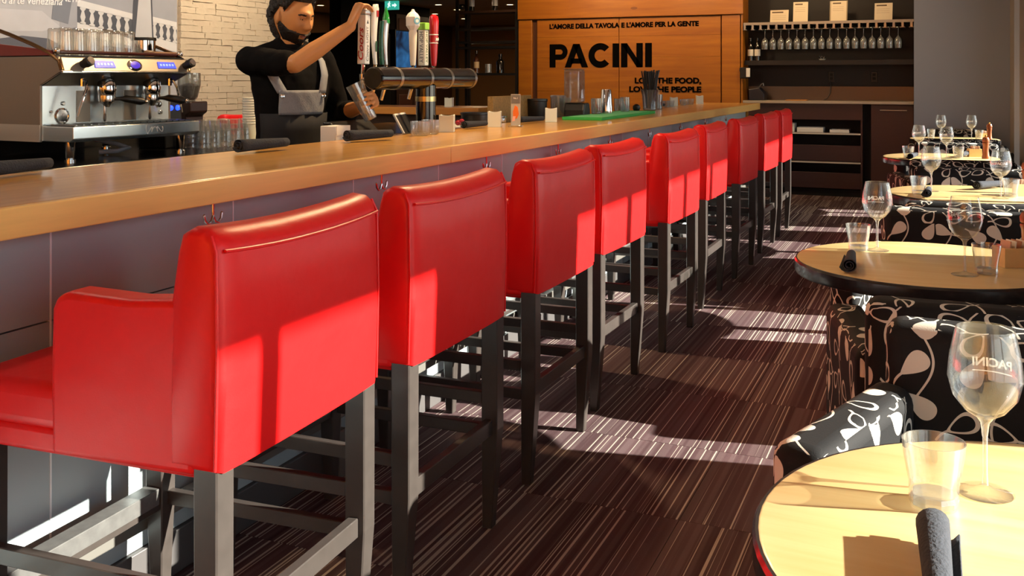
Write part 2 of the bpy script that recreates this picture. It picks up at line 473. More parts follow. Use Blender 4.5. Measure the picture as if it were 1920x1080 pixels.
# window wall: deep piers, low sill, head, thin mullions and glass
PIERS = [(-4.0, -0.9), (2.70, 3.72), (6.72, 7.85), (9.7, 10.3), (11.0, 12.2)]
wr = struct(MB().box(0.7, 0.95, -4, 12.2, 0, 0.28).box(0.7, 0.95, -4, 12.2, 2.45, 2.9).build('wall_right', BROWNWALL, None, 0), 'window wall with low sill beside the tables')
for a, b_ in PIERS: box('pier', BROWNWALL, 0.7, 0.95, a, b_, 0.28, 2.45, wr)
FRAME = pm('window_frame', '3c3a3a', 0.4)
bays = [(-0.9, 2.70, [0.0, 1.0, 1.96]), (3.72, 6.72, [4.50, 5.38, 6.18]), (7.85, 9.7, [8.8]), (10.3, 11.0, [])]
for k, (a, b_, ms) in enumerate(bays):
    w = struct(MB().box(0.86, 0.93, a, a + 0.05, 0.28, 2.45).box(0.86, 0.93, b_ - 0.05, b_, 0.28, 2.45).box(0.86, 0.93, a + 0.05, b_ - 0.05, 0.28, 0.33).box(0.86, 0.93, a + 0.05, b_ - 0.05, 2.40, 2.45).build('window_%d' % (k + 1), FRAME, None, 0), 'tall window bay beside the tables')
    for y in ms: box('mullion', FRAME, 0.865, 0.925, y - 0.028, y + 0.028, 0.33, 2.40, w)
    ed = [a + 0.05] + ms + [b_ - 0.05]
    for y0, y1 in zip(ed[:-1], ed[1:]): box('pane', WINDOWGLASS, 0.892, 0.898, y0, y1, 0.33, 2.40, w)
struct(box('sun_overhang_1', pm('overhang_grey', '6a6660', 0.8), 0.95, 2.62, -4, 12.2, 2.56, 2.64), 'added roof overhang outside the windows, out of view, cutting off the high sun')  # unseen overhang, sized so its edge sets the top of the sun patches

# mural and stone wall behind the bar island (faces +X)
WX = -5.6
MURALBG = pm('mural_print', 'b4b6ba', 0.85, noise=0.22, nscale=2.2, stretch=(1, 1, 2.5))
wl = struct(box('wall_left', pm('left_wall', 'a09a92', 0.85), WX - 0.2, WX - 0.012, -4.0, 7.84, 0, 2.9), 'rear wall carrying a mural and white stone cladding')
mural = tag(box('mural', MURALBG, WX - 0.011, WX, 0.6, 6.2, 0.6, 2.7), 'black and white mural of a stone balustrade behind the coffee machine', 'mural')
# mural print pieces: flat shapes on the mural (y, z)
def mural_piece(name, polys, col, lift):
    mb = MB()
    for poly in polys:
        mb.prism([(y, z) for y, z in poly], 0.0012, frame((WX + lift, 0, 0), (0, 1, 0), (0, 0, 1)))
    return mb.build(name, pm('ink_' + col, col, 0.85, noise=0.08, nscale=9), mural, 0)
for q_ in [[(3.6, 1.50), (4.1, 1.575), (4.57, 1.60), (4.74, 1.625), (4.95, 1.614), (5.155, 1.535), (5.226, 1.30), (5.226, 0.9), (3.6, 0.9)]]: mural_piece('printed_arch', [q_], '5c5f68', 0.0)
for q_ in [[(3.4, 1.90), (5.2, 1.98), (5.2, 2.6), (3.4, 2.6)]]: mural_piece('printed_sky', [q_], '8f949c', 0.0)
for q_ in [[(5.05, 1.62), (5.30, 1.55), (5.75, 1.45), (6.2, 1.38), (6.2, 2.0), (5.9, 2.05), (5.2, 1.95), (5.05, 1.80)]]: mural_piece('printed_facade', [q_], 'a2a5ab', 0.0)
for q_ in [[(3.6, 1.62), (4.9, 1.66), (5.05, 1.70), (4.9, 1.80), (3.6, 1.78)]]: mural_piece('printed_quay', [q_], 'c2c3c6', 0.0)
for q_ in [[(5.02, 1.66), (5.20, 1.60), (5.30, 1.66), (5.18, 1.70)], [(4.98, 1.75), (5.12, 1.72), (5.16, 1.93), (5.0, 1.93)]]: mural_piece('printed_hull', [q_], '7d828b', 0.0014)
for q_ in [[(5.2, 1.852), (5.80, 1.776), (5.80, 1.82), (5.2, 1.90)], [(5.2, 1.66), (5.80, 1.57), (5.80, 1.646), (5.2, 1.738)], [(5.9, 1.782), (6.195, 1.75), (6.195, 1.79), (5.9, 1.823)], [(5.9, 1.60), (6.195, 1.55), (6.195, 1.62), (5.9, 1.666)]]: mural_piece('printed_rail', [q_], 'dcdcda', 0.0014)
bal = []
def baluster(y, zb, zt):
    h = zt - zb; w = 0.026
    pr = [(-w, 0), (-w, .1), (-w * .45, .16), (-w * .9, .42), (-w * .4, .78), (-w, .9), (-w, 1), (w, 1), (w, .9), (w * .4, .78), (w * .9, .42), (w * .45, .16), (w, .1), (w, 0)]
    return [(y + a, zb + b * h) for a, b in pr]
for k in range(7):
    y = 5.25 + 0.083 * k
    bal.append(baluster(y, 1.735 - (y - 5.2) * 0.15, 1.853 - (y - 5.2) * 0.127))
for k in range(4):
    y = 5.95 + 0.075 * k
    bal.append(baluster(y, 1.665 - (y - 5.9) * 0.15, 1.783 - (y - 5.9) * 0.11))
for b_ in bal: mural_piece('printed_baluster', [b_], 'd2d2d0', 0.0014)
for q_ in [[(5.2, 1.738), (5.80, 1.646), (5.80, 1.776), (5.2, 1.852)], [(5.9, 1.666), (6.195, 1.62), (6.195, 1.75), (5.9, 1.782)]]: mural_piece('printed_gap', [q_], '565a62', 0.0007)
for q_ in [[(5.80, 2.1), (5.90, 2.1), (5.93, 1.55), (5.72, 1.55)]]: mural_piece('printed_pillar', [q_], 'c6c7c8', 0.002)
for q_ in [[(5.74, 2.1), (5.80, 2.1), (5.745, 1.62), (5.71, 1.62)], [(5.90, 2.1), (5.915, 2.1), (5.945, 1.55), (5.93, 1.55)]]: mural_piece('printed_shadow', [q_], '50545c', 0.0024)
TXTW = pm('print_white', 'eeeeec', 0.8)
lettering('printed_caption', "alligada d'arte veneziana", TXTW, frame((WX + 0.0028, 4.35, 1.80), (0, 1, 0.045), (0, -0.045, 1)), mural, width=0.72, size=0.1, shear=0.2, bold=0.01, extrude=0.0005)
lettering('printed_caption', "VENETIS", TXTW, frame((WX + 0.0028, 5.0, 1.875), (0, 1, 0.02), (0, -0.02, 1)), mural, width=0.23, size=0.1, shear=0.2, bold=0.01, extrude=0.0005)

# white painted ledge stone beside the mural: single stones
STONE = pm('white_stone', 'cfc0a6', 0.85, noise=0.04, nscale=14, bump=0.3, bscale=26)
rs = random.Random(3)
stone_me = []
for k in range(7):
    L_ = 0.14 + 0.035 * k
    bm = bmesh.new(); bmesh.ops.create_cube(bm, size=1)
    bmesh.ops.subdivide_edges(bm, edges=bm.edges[:], cuts=2, use_grid_fill=True)
    for v in bm.verts:
        v.co.x = v.co.x * 0.05; v.co.y *= L_ - 0.004; v.co.z *= 0.048
        if v.co.x > 0: v.co.x += rs.uniform(-0.003, 0.003)
        v.co.z += rs.uniform(-0.003, 0.003); v.co.y += rs.uniform(-0.004, 0.004)
    mb = MB(); mb.bm = bm
    stone_me.append((L_, mb.mesh('stone', STONE, 50)))
z = 0.92
while z < 2.25:
    y = 6.215 + rs.uniform(-0.0, 0.0)
    while y < 7.84:
        L_, me = rs.choice(stone_me)
        L_ = min(L_, 99)
        if y + L_ > 7.86: L_, me = stone_me[0]
        o = bpy.data.objects.new('stone', me)
        place(o, wl, (WX + rs.uniform(-0.004, 0.004), y + L_ / 2, z + 0.025), (rs.uniform(-0.012, 0.012), 0, 0))
        y += L_
    z += 0.05
box('stone_backing', STONE, WX - 0.012, WX - 0.004, 6.2, 7.84, 0, 2.9, wl)

# rear dining room seen past the stone wall
struct(box('wall_rear_dark', pm('dark_panel', '0c0806', 0.8, spec=0.1), -7.6, -7.42, 11.35, 13.9, 0, 2.45), 'dark timber partition of the rear room')
struct(box('wall_rear', pm('ochre_wall', '8c6236', 0.8), -9.5, -4.9, 18.8, 19.0, 0, 2.45), 'ochre end wall of the rear dining room')
struct(box('wall_rear_right', pm('ochre_wall3', '7a5228', 0.8), -4.95, -4.85, 12.1, 19.0, 0, 2.6), 'brown right wall of the rear dining room')
struct(box('wall_rear_left', pm('ochre_wall4', '6a4624', 0.8), -9.6, -5.8, 7.75, 7.88, 0, 2.6), 'brown near wall of the rear dining room')
struct(box('wall_side', pm('ochre_wall2', '6d4826', 0.8), -9.6, -9.5, 7.9, 19.0, 0, 2.6), 'brown side wall of the rear dining room')
dp = tag(thing('panelled_door', 'brown panelled timber door in the dark partition behind the taps', 'door', (-7.42, 13.3, 0)), None)
box('door_leaf', DARKWOOD, 0, 0.03, -0.5, 0.5, 0.02, 2.3, dp)
for z0, z1 in ((0.2, 1.1), (1.2, 1.9), (1.98, 2.24)):
    for y0, y1 in ((-0.44, -0.04), (0.04, 0.44)): box('panel', pm('door_panel', '3e1c0a', 0.6), 0.03, 0.042, y0, y1, z0, z1, dp, 0.008)
box('head_rail', pm('rail_dark', '1a0f0a', 0.5), 0.03, 0.06, -0.5, 0.5, 1.915, 1.955, dp)
es = thing('exit_sign', 'green illuminated exit sign with running figure and arrow', 'sign', (-7.12, 12.2, 2.325))
GREENLIT = pm('exit_green', '2f9a8c', 0.5, emis='35b09a', estr=0.9)
EXW = pm('exit_white', 'eafff8', 0.5, emis='eafff8', estr=1.2)
box('housing', GREENLIT, -0.11, 0.11, -0.02, 0.02, -0.01, 0.115, es, 0.006)
MB().prism([(0.015, 0.04), (0.055, 0.04), (0.055, 0.02), (0.09, 0.052), (0.055, 0.084), (0.055, 0.064), (0.015, 0.064)], 0.002, frame((0, -0.0225, 0), (1, 0, 0), (0, 0, 1))).build('arrow', EXW, es, 0)
MB().prism([(-0.06, 0.02), (-0.045, 0.018), (-0.035, 0.05), (-0.02, 0.03), (-0.012, 0.036), (-0.03, 0.075), (-0.012, 0.07), (-0.01, 0.078), (-0.04, 0.088), (-0.062, 0.07), (-0.055, 0.064), (-0.046, 0.074), (-0.05, 0.05)], 0.002, frame((0, -0.0225, 0), (1, 0, 0), (0, 0, 1))).sphere((-0.028, -0.0225, 0.1), 0.01, 8, 6).build('running_figure', EXW, es, 0)
box('hanger', BLACK, -0.005, 0.005, -0.005, 0.005, 0.115, 0.125, es)
tv = thing('wall_screen', 'blue lit wall screen glowing between the tap handles', 'screen', (-7.30, 12.93, 1.77))
box('bezel', BLACK, -0.12, 0.0, -0.32, 0.32, -0.29, 0.29, tv, 0.006)
def screen_mat():
    m, N, L, b = newmat('blue_screen')
    tc = N.new('ShaderNodeTexCoord'); nt = N.new('ShaderNodeTexNoise'); nt.inputs['Scale'].default_value = 2.5; nt.inputs['Distortion'].default_value = 1.2
    L.new(tc.outputs['Object'], nt.inputs['Vector'])
    cr = N.new('ShaderNodeValToRGB'); cr.color_ramp.elements[0].color = rgb('04162e'); cr.color_ramp.elements[1].color = rgb('3a86c8'); cr.color_ramp.elements[0].position = 0.35; cr.color_ramp.elements[1].position = 0.7
    L.new(nt.outputs[0], cr.inputs[0])
    b.inputs['Base Color'].default_value = (0.01, 0.01, 0.02, 1)
    L.new(cr.outputs[0], b.inputs['Emission Color']); b.inputs['Emission Strength'].default_value = 0.6; b.inputs['Roughness'].default_value = 0.7; b.inputs['Specular IOR Level'].default_value = 0.1
    return m
box('display', screen_mat(), 0.0, 0.004, -0.30, 0.30, -0.27, 0.27, tv)
fr = thing('bottle_cooler', 'black upright cooler standing behind the bartender', 'cooler', (-7.3, 10.7, 0))
box('cabinet', pm('cooler_black', '070606', 0.8, spec=0.1), -1.0, 0.68, 0, 0.6, 0, 1.93, fr, 0.01)
box('door', pm('cooler_door', '0a0807', 0.7, spec=0.15), -0.95, -0.18, -0.03, 0.0, 0.1, 1.88, fr, 0.006)
box('door', MATS['cooler_door'], -0.14, 0.64, -0.03, 0.0, 0.1, 1.88, fr, 0.006)
for x in (-0.24, -0.08): MB().cyl((x, -0.05, 0.8), (x, -0.05, 1.2), 0.01, None, 8).build('handle', BRUSHED, fr)

# recessed lamps of the rear room: emissive discs with their own light
LAMP = pm('lamp_glow', 'ffe6b8', 0.5, emis='ffd9a0', estr=9.0)
for k, (x, y) in enumerate([(-8.6, 12.6), (-9.1, 13.9), (-8.2, 11.8), (-7.12, 14.27), (-7.33, 15.3), (-7.94, 15.06), (-8.08, 16.48), (-6.3, 15.0), (-7.5, 17.7), (-6.6, 17.2), (-6.9, 13.2), (-5.9, 13.6)]):
    t = thing('ceiling_lamp', 'small round recessed lamp in the beige ceiling of the rear dining room', 'lamp', (x, y, 2.45), 0, 'recessed lamps in the rear ceiling')
    MB().lathe([(0.05, -0.004), (0.075, -0.006), (0.075, 0.0), (0.05, 0.0)], seg=20, closed=True).build('trim_ring', WHITE, t)
    MB().lathe([(0.05, -0.002), (0.05, 0.0)], seg=20).build('lens', LAMP, t)
for x, y in ((-7.3, 15.0), (-6.2, 12.9), (-8.6, 12.2)):
    ld = bpy.data.lights.new('rear_lamp_light', 'AREA'); ld.energy = 24; ld.color = (1.0, 0.72, 0.42); ld.shape = 'DISK'; ld.size = 0.15
    lo = bpy.data.objects.new('rear_lamp_light', ld); COL.objects.link(lo); lo.location = (x, y, 2.43)
tag(MB().lathe([(0.03, 0.0), (0.055, -0.012), (0.06, -0.03), (0.05, -0.06), (0.025, -0.078), (0.002, -0.083)], (0, 0, 0), 16).build('dome_camera', GLOSSBLACK, None, loc=(-6.55, 13.3, 2.45)), 'small black dome camera on the rear ceiling', 'camera')

# open black shelving with bottles
METALBLACK = pm('black_metal', '100d0c', 0.45)
su = thing('open_shelving', 'black metal open shelving unit left of the timber sign wall', 'shelving', (-5.42, 11.85, 0))
for x in (-0.43, 0.43):
    for y in (-0.12, 0.16): box('upright', METALBLACK, x - 0.018, x + 0.018, y - 0.018, y + 0.018, 0, 2.44, su)
box('upright', METALBLACK, -0.27, -0.24, -0.13, -0.10, 0, 2.22, su)
for z0 in (0.3, 0.75, 1.38, 1.73, 1.80, 1.975, 2.20):
    box('shelf', pm('shelf_brown', '3a2414', 0.5) if z0 == 2.20 else METALBLACK, -0.45, 0.45, -0.14, 0.18, z0, z0 + 0.03, su)
def bottle(name, label, loc, glass, labelmat, h=0.3, r=0.037, cap=None, group=None, cat='bottle', lab=(0.22, 0.5)):
    t = thing(name, label, cat, loc, 0, group)
    MB().lathe([(r * .9, 0), (r, .01 * h), (r, .58 * h), (r * .85, .66 * h), (r * .42, .75 * h), (r * .36, .97 * h), (r * .42, .975 * h), (r * .42, h)], seg=18).build('glass_body', glass, t)
    if labelmat: MB().lathe([(r * 1.012, lab[0] * h), (r * 1.015, lab[0] * h + .002), (r * 1.015, lab[1] * h), (r * 1.012, lab[1] * h + .001)], seg=18, caps=False).build('paper_label', labelmat, t)
    MB().lathe([(r * .43, .86 * h), (r * .45, .861 * h), (r * .45, h), (r * .2, h + .002)], seg=14).build('capsule', cap or GLOSSBLACK, t)
    return t
DARKGLASS = pm('dark_bottle', '14100c', 0.1, coat=0.6)
bottle('wine_bottle', 'dark bottle at the left end of the top open shelf', (-5.70, 11.86, 2.2302), DARKGLASS, WHITE)
bottle('wine_bottle', 'dark bottle at the right of the top open shelf', (-5.36, 11.86, 2.2302), DARKGLASS, WHITE)
bottle('wine_bottle', 'brown spirit bottle with pale label on the lower open shelf', (-5.63, 11.86, 1.4102), pm('brown_bottle', '4a2410', 0.15, coat=0.5), pm('kraft_label', 'c9b08a', 0.7))
bottle('flask_bottle', 'squat black bottle on the lower open shelf', (-5.28, 11.86, 1.4102), DARKGLASS, None, 0.25, 0.055)
tag(MB().lathe([(0.04, 0), (0.045, 0.005), (0.045, 0.12), (0.042, 0.12), (0.04, 0.01)], seg=16).build('glass_jar', CUPPLASTIC, None, loc=(-5.455, 11.86, 1.4102)), 'pale jar between the bottles on the lower open shelf', 'jar')

# timber sign wall
SY = 11.7
sw = struct(box('wall_sign', pm('sign_core', '4a2408', 0.7), -4.957, -2.115, SY + 0.04, SY + 0.4, 0, 2.9), 'timber clad wall with black lettering at the end of the bar')
for x0, x1, z0, z1, y0 in ((-4.957, -4.77, 0, 2.09, 0.0), (-2.345, -2.115, 0, 2.09, 0.0), (-4.957, -2.09, 2.095, 2.9, -0.03)):
    box('timber_board', SIGNWOOD, x0, x1, SY + y0, SY + 0.05, z0, z1, sw, 0.004)
for x0, x1 in ((-4.70, -3.617), (-3.609, -2.36)):
    zz = 0.0
    for k, hh in enumerate((0.72, 0.46, 0.42, 0.26, 0.227)):
        box('timber_board', SIGNWOOD, x0, x1, SY + 0.012, SY + 0.05, zz + 0.001, zz + hh, sw, 0.0015)
        zz += hh
box('timber_board', SIGNWOOD, -2.13, -2.10, SY, SY + 0.4, 0, 2.9, sw)
BLACKINK = pm('black_ink', '060504', 0.9, spec=0.05)
sf = lambda x, z: frame((x, SY + 0.006, z), (1, 0, 0), (0, 0, 1))
def block_letters():
    H_, W_ = 0.295, 0.080
    mb = MB(); x = 0.0
    def bar(x0, x1, z0, z1): mb.prism([(x0, z0), (x1, z0), (x1, z1), (x0, z1)], 0.006, M)
    def arc(cx, cz, ro, ri, a0, a1, n=16, sx=1.0):
        for k in range(n):
            t0 = math.radians(a0 + (a1 - a0) * k / n); t1 = math.radians(a0 + (a1 - a0) * (k + 1) / n)
            mb.prism([(cx + ri * sx * math.cos(t0), cz + ri * math.sin(t0)), (cx + ro * sx * math.cos(t0), cz + ro * math.sin(t0)), (cx + ro * sx * math.cos(t1), cz + ro * math.sin(t1)), (cx + ri * sx * math.cos(t1), cz + ri * math.sin(t1))], 0.006, M)
    M = frame((-4.53, SY + 0.012, 1.478), (1, 0, 0), (0, 0, 1)) @ Matrix.Translation((0, 0, -0.001))
    # P
    bar(0, W_, 0, H_); zc = H_ - 0.098
    bar(W_, 0.145, H_ - 0.066, H_); bar(W_, 0.145, zc - 0.098, zc - 0.032); arc(0.145, zc, 0.098, 0.032, -90, 90)
    x = 0.205
    mb.prism([(x, 0), (x + 0.083, 0), (x + 0.198, H_), (x + 0.112, H_)], 0.006, M); mb.prism([(x + 0.227, 0), (x + 0.31, 0), (x + 0.198, H_), (x + 0.112, H_)], 0.006, M); bar(x + 0.08, x + 0.23, 0.05, 0.112)
    x = 0.525
    arc(x + 0.150, H_ / 2, 0.154, 0.074, 42, 318, 24)
    x = 0.835
    bar(x, x + 0.084, 0, H_)
    x = 0.945
    bar(x, x + W_, 0, H_); bar(x + 0.195, x + 0.195 + W_, 0, H_); mb.prism([(x, H_), (x + 0.075, H_), (x + 0.275, 0), (x + 0.20, 0)], 0.006, M)
    x = 1.25
    bar(x, x + 0.084, 0, H_)
    o = mb.build('sign_lettering', BLACKINK, sw, 0)
    return o
block_letters()
LK = dict(size=0.1, bold=0.045, extrude=0.002)
lettering('sign_lettering', "L'AMORE DELLA TAVOLA", BLACKINK, sf(-4.53, 1.965), sw, width=0.925, fit_h=0.066, **LK)
lettering('sign_lettering', "E L'AMORE PER LA GENTE", BLACKINK, sf(-3.58, 1.965), sw, width=0.96, fit_h=0.066, **LK)
lettering('sign_lettering', "LOVE THE FOOD,", BLACKINK, sf(-3.41, 1.265), sw, width=0.82, fit_h=0.085, **LK)
lettering('sign_lettering', "LOVE THE PEOPLE", BLACKINK, sf(-3.48, 1.172), sw, width=0.89, fit_h=0.072, **LK)

# back counter, right of the sign
struct(box('wall_niche', pm('niche_black', '161110', 0.6), -2.1, -0.237, 12.08, 12.2, 0, 2.9), 'dark wall behind the back counter shelves')
COUNTER = pm('counter_edge', 'a89a8a', 0.35, noise=0.08)
tag(box('back_counter', COUNTER, -2.095, -0.24, 11.68, 12.07, 1.052, 1.082, None, 0.003), 'grey worktop of the back counter left of the grey wall', 'worktop')
cb = thing('open_cabinet', 'dark open fronted cabinet with pale shelf edges under the back counter', 'cabinet', (-1.43, 11.72, 0))
CABW = pm('cabinet_brown', '381d1c', 0.4, noise=0.12, nscale=8, stretch=(1, 6, 6))
for x0, x1 in ((-0.66, -0.64), (0.637, 0.657)): box('side_panel', CABW, x0, x1, 0, 0.34, 0, 1.05, cb)
box('back_panel', pm('cab_back', '120c0b', 0.7), -0.64, 0.637, 0.32, 0.34, 0.08, 1.05, cb)
box('valance', CABW, -0.64, 0.637, 0, 0.02, 0.87, 1.05, cb)
for z0 in (0.70, 0.373):
    s_ = box('shelf', CABW, -0.64, 0.637, 0.006, 0.32, z0, z0 + 0.022, cb)
    box('edge_strip', pm('pale_edge', 'cfc8bc', 0.4), -0.64, 0.637, -0.004, 0.006, z0 + 0.003, z0 + 0.019, s_)
for z0, z1 in ((0.40, 0.58), (0.09, 0.27)): box('drawer_front', CABW, -0.64, 0.637, -0.002, 0.018, z0, z1, cb, 0.003)
box('toe_kick', MATTBLACK, -0.66, 0.657, 0.03, 0.05, 0, 0.08, cb)
for k, (x0, x1, hh, lab) in enumerate(((-1.66, -1.52, 0.10, 'short stack of white plates at the left of the upper cabinet shelf'), (-1.49, -1.20, 0.055, 'long white tray in the middle of the upper cabinet shelf'), (-1.13, -0.92, 0.035, 'flat white tray at the right of the upper cabinet shelf'))):
    t = thing('serving_tray', lab, 'tray', ((x0 + x1) / 2, 11.86, 0.7222), 0, 'trays on the upper cabinet shelf')
    w = (x1 - x0) / 2
    box('base', WHITE, -w, w, -0.1, 0.1, 0, 0.006, t)
    for a in ((-w, w, -0.1, -0.094), (-w, w, 0.094, 0.1), (-w, -w + 0.006, -0.094, 0.094), (w - 0.006, w, -0.094, 0.094)): box('rim', WHITE, a[0], a[1], a[2], a[3], 0.006, hh, t)
cd = thing('closed_cabinet', 'dark closed cabinet with bar handle beside the grey wall', 'cabinet', (-0.46, 11.72, 0))
box('carcass', CABW, -0.225, 0.22, 0.02, 0.34, 0, 1.05, cd)
dr = box('door', CABW, -0.222, 0.217, -0.002, 0.018, 0.09, 1.04, cd, 0.003)
MB().cyl((-0.13, -0.025, 0.985), (0.15, -0.025, 0.985), 0.007, None, 10).cyl((-0.11, -0.025, 0.985), (-0.11, 0, 0.985), 0.004, None, 8).cyl((0.13, -0.025, 0.985), (0.13, 0, 0.985), 0.004, None, 8).build('handle', BRUSHED, dr)
gap = tag(box('filler_panel', MATTBLACK, -0.77, -0.69, 11.82, 12.05, 0.0, 1.05), 'black recess panel between the two back cabinets', 'panel')
tag(box('backsplash', pm('splash_steel', '5e544c', 0.34, 0.7), -2.095, -0.24, 12.06, 12.079, 1.083, 1.246, None), 'stainless steel backsplash strip above the back counter', 'backsplash')
ns = thing('wall_shelf', 'thick black shelf board across the niche above the back counter', 'shelf', (-1.17, 11.9, 1.5))
box('board', pm('shelf_black', '0d0908', 0.6), -0.92, 0.93, -0.12, 0.175, 0.0, 0.045, ns, 0.003)
box('lip', pm('shelf_lip', '120b0a', 0.5), -0.92, 0.93, -0.135, -0.12, -0.005, 0.05, ns)
for k, x in enumerate((-1.14, -0.67)):
    t = thing('wall_socket', ('left' if k == 0 else 'right') + ' black socket box above the steel backsplash', 'socket', (x, 12.079, 1.30), 0, 'sockets above the backsplash')
    box('plate', BLACK, -0.035, 0.035, -0.012, 0, 0, 0.12, t, 0.004)
    for zz in (0.025, 0.07): box('outlet', MATTBLACK, -0.017, 0.017, -0.016, -0.012, zz, zz + 0.028, t)
pts = [(-1.15, 12.06, 1.31), (-1.145, 12.045, 1.25), (-1.15, 12.04, 1.17), (-1.18, 12.03, 1.11), (-1.22, 12.02, 1.088)]
tag(MB().tube(pts, 0.005, 8).build('power_cord', BLACK), 'thin black cord hanging from the left socket', 'cord')
# glass rack
gr = thing('stemware_rack', 'metal stemware rail rack along the niche under the menu shelf', 'rack', (-1.17, 11.8, 1.945))
box('top_board', pm('rack_board', '241a16', 0.5), -0.92, 0.93, -0.1, 0.27, 0.022, 0.045, gr)
box('front_edge', pm('rack_edge', '9a8d82', 0.35), -0.92, 0.93, -0.108, -0.1, 0.016, 0.047, gr)
for k in range(21):
    x = -0.905 + 0.0905 * k
    box('rail', BRUSHED, x - 0.012, x + 0.012, -0.105, 0.25, -0.035, 0.022, gr)
    box('rail_flange', BRUSHED, x - 0.026, x + 0.026, -0.105, 0.25, -0.04, -0.035, gr)
def hang_glass(x, k):
    t = thing('hanging_glass', ORD[min(k, 17)] + ' wine glass from the left hanging upside down in the rack', 'wine glass', (x, 11.73, 1.912), 0, 'stemware hanging in the rack')
    return t
HG = MB().lathe([(0.001, 0.001), (0.033, 0.0), (0.034, -0.003), (0.006, -0.012), (0.0035, -0.03), (0.0035, -0.09), (0.012, -0.105), (0.032, -0.128), (0.041, -0.16), (0.038, -0.20), (0.033, -0.235), (0.032, -0.235), (0.037, -0.20), (0.0395, -0.16), (0.03, -0.13), (0.01, -0.108), (0.001, -0.105)], seg=20).mesh('glass_body', thin_glass('rack_glass', (0.88, 0.90, 0.88), 0.05, 2.0, 0.10))
for k in range(17):
    x = -1.17 - 0.905 + 0.0905 * (k + 2) + 0.045
    t = hang_glass(x, k)
    o = bpy.data.objects.new('glass_body', HG); place(o, t)
# menus on the shelf above the rack
CARD = pm('menu_card', 'd9c9ac', 0.6, noise=0.03)
for k, (x, w, h, ry, lab) in enumerate(((-1.70, 0.21, 0.15, -0.06, 'landscape menu card at the left of the shelf above the glasses'), (-1.46, 0.165, 0.24, 0.0, 'tall menu card second from the left above the glasses'), (-1.04, 0.17, 0.24, -0.04, 'framed menu card in the middle above the glasses'), (-0.56, 0.19, 0.20, -0.08, 'tilted menu card at the right above the glasses'))):
    t = thing('menu_card', lab, 'menu', (x, 11.82, 1.991), ry, 'menu cards above the rack')
    M = Matrix.Rotation(-0.18, 4, 'X')
    MB().box(-w / 2, w / 2, -0.004, 0.004, 0, h, M).build('board', CARD, t, 0)
    MB().box(-w / 2 + 0.02, w / 2 - 0.06, -0.0052, -0.004, h - 0.035, h - 0.02, M).build('heading_line', pm('ink_brown', '5a4632', 0.7), t, 0)
    for q in range(3): MB().box(-w / 2 + 0.02, w / 2 - 0.03, -0.005, -0.004, h - 0.07 - 0.022 * q, h - 0.067 - 0.022 * q, M).build('text_line', pm('ink_tan', 'a8937a', 0.7), t, 0)
    if k == 2: MB().box(-w / 2 - 0.012, -w / 2, -0.007, 0.006, 0, h, M).box(w / 2, w / 2 + 0.012, -0.007, 0.006, 0, h, M).build('edge_frame', pm('frame_brass', '8a744e', 0.4), t, 0)
    MB().box(-0.02, 0.02, 0.02, 0.05, 0, 0.012).build('stand', BLACK, t, 0)
for k, x in enumerate((-2.035, -1.955)):
    bottle('wine_bottle', ('left' if k == 0 else 'right') + ' dark wine bottle with white notched label at the end of the black shelf', (x, 11.85, 1.5465), DARKGLASS, pm('white_label', 'e9e4d8', 0.6), 0.27, 0.034, None, 'pair of wine bottles on the black shelf')
# small things on shelf and counter
cs = thing('cork_dish', 'small pale dish with clips in the middle of the black shelf', 'dish', (-1.22, 11.86, 1.5465))
MB().lathe([(0.02, 0), (0.03, 0.004), (0.04, 0.02), (0.037, 0.02), (0.026, 0.006), (0.001, 0.005)], seg=18).build('bowl', FROST, cs)
for a in (0.3, 1.6, 2.9): MB().tube([(0.012 * math.cos(a), 0.012 * math.sin(a), 0.008), (0.02 * math.cos(a), 0.02 * math.sin(a), 0.04), (0.035 * math.cos(a + .4), 0.03 * math.sin(a + .4), 0.05)], 0.004, 6).build('clip', CHROME, cs)
tp = thing('card_terminal', 'black payment printer at the left end of the back counter', 'terminal', (-1.95, 11.85, 1.0825))
MB().prism([(-0.09, 0), (0.09, 0), (0.09, 0.08), (0.03, 0.15), (-0.09, 0.13)], 0.2, frame((0, 0.1, 0), (1, 0, 0), (0, 0, 1))).build('housing', pm('navy_black', '0c0f1e', 0.35), tp, 0, 0.008)
MB().tube([(0.02, -0.05, 0.15), (0.05, -0.05, 0.19), (0.07, -0.05, 0.20), (0.075, -0.05, 0.17)], 0.006, 8).build('paper_arm', BRUSHED, tp)
wd = thing('wall_dispenser', 'black wall dispenser with white front on the timber post end', 'dispenser', (-2.08, 11.66, 1.44))
box('case', BLACK, -0.045, 0.045, -0.01, 0.06, -0.10, 0.03, wd, 0.006); box('front_plate', WHITE, 0.03, 0.075, -0.02, -0.01, -0.085, 0.02, wd, 0.004)
box('bracket', BLACK, -0.05, -0.01, 0.0, 0.045, -0.02, 0.02, wd)
tag(box('cutting_board', LEDGEWOOD, -1.62, -1.38, 11.74, 11.9, 1.0825, 1.094, None, 0.004), 'small pale board lying on the back counter', 'board')
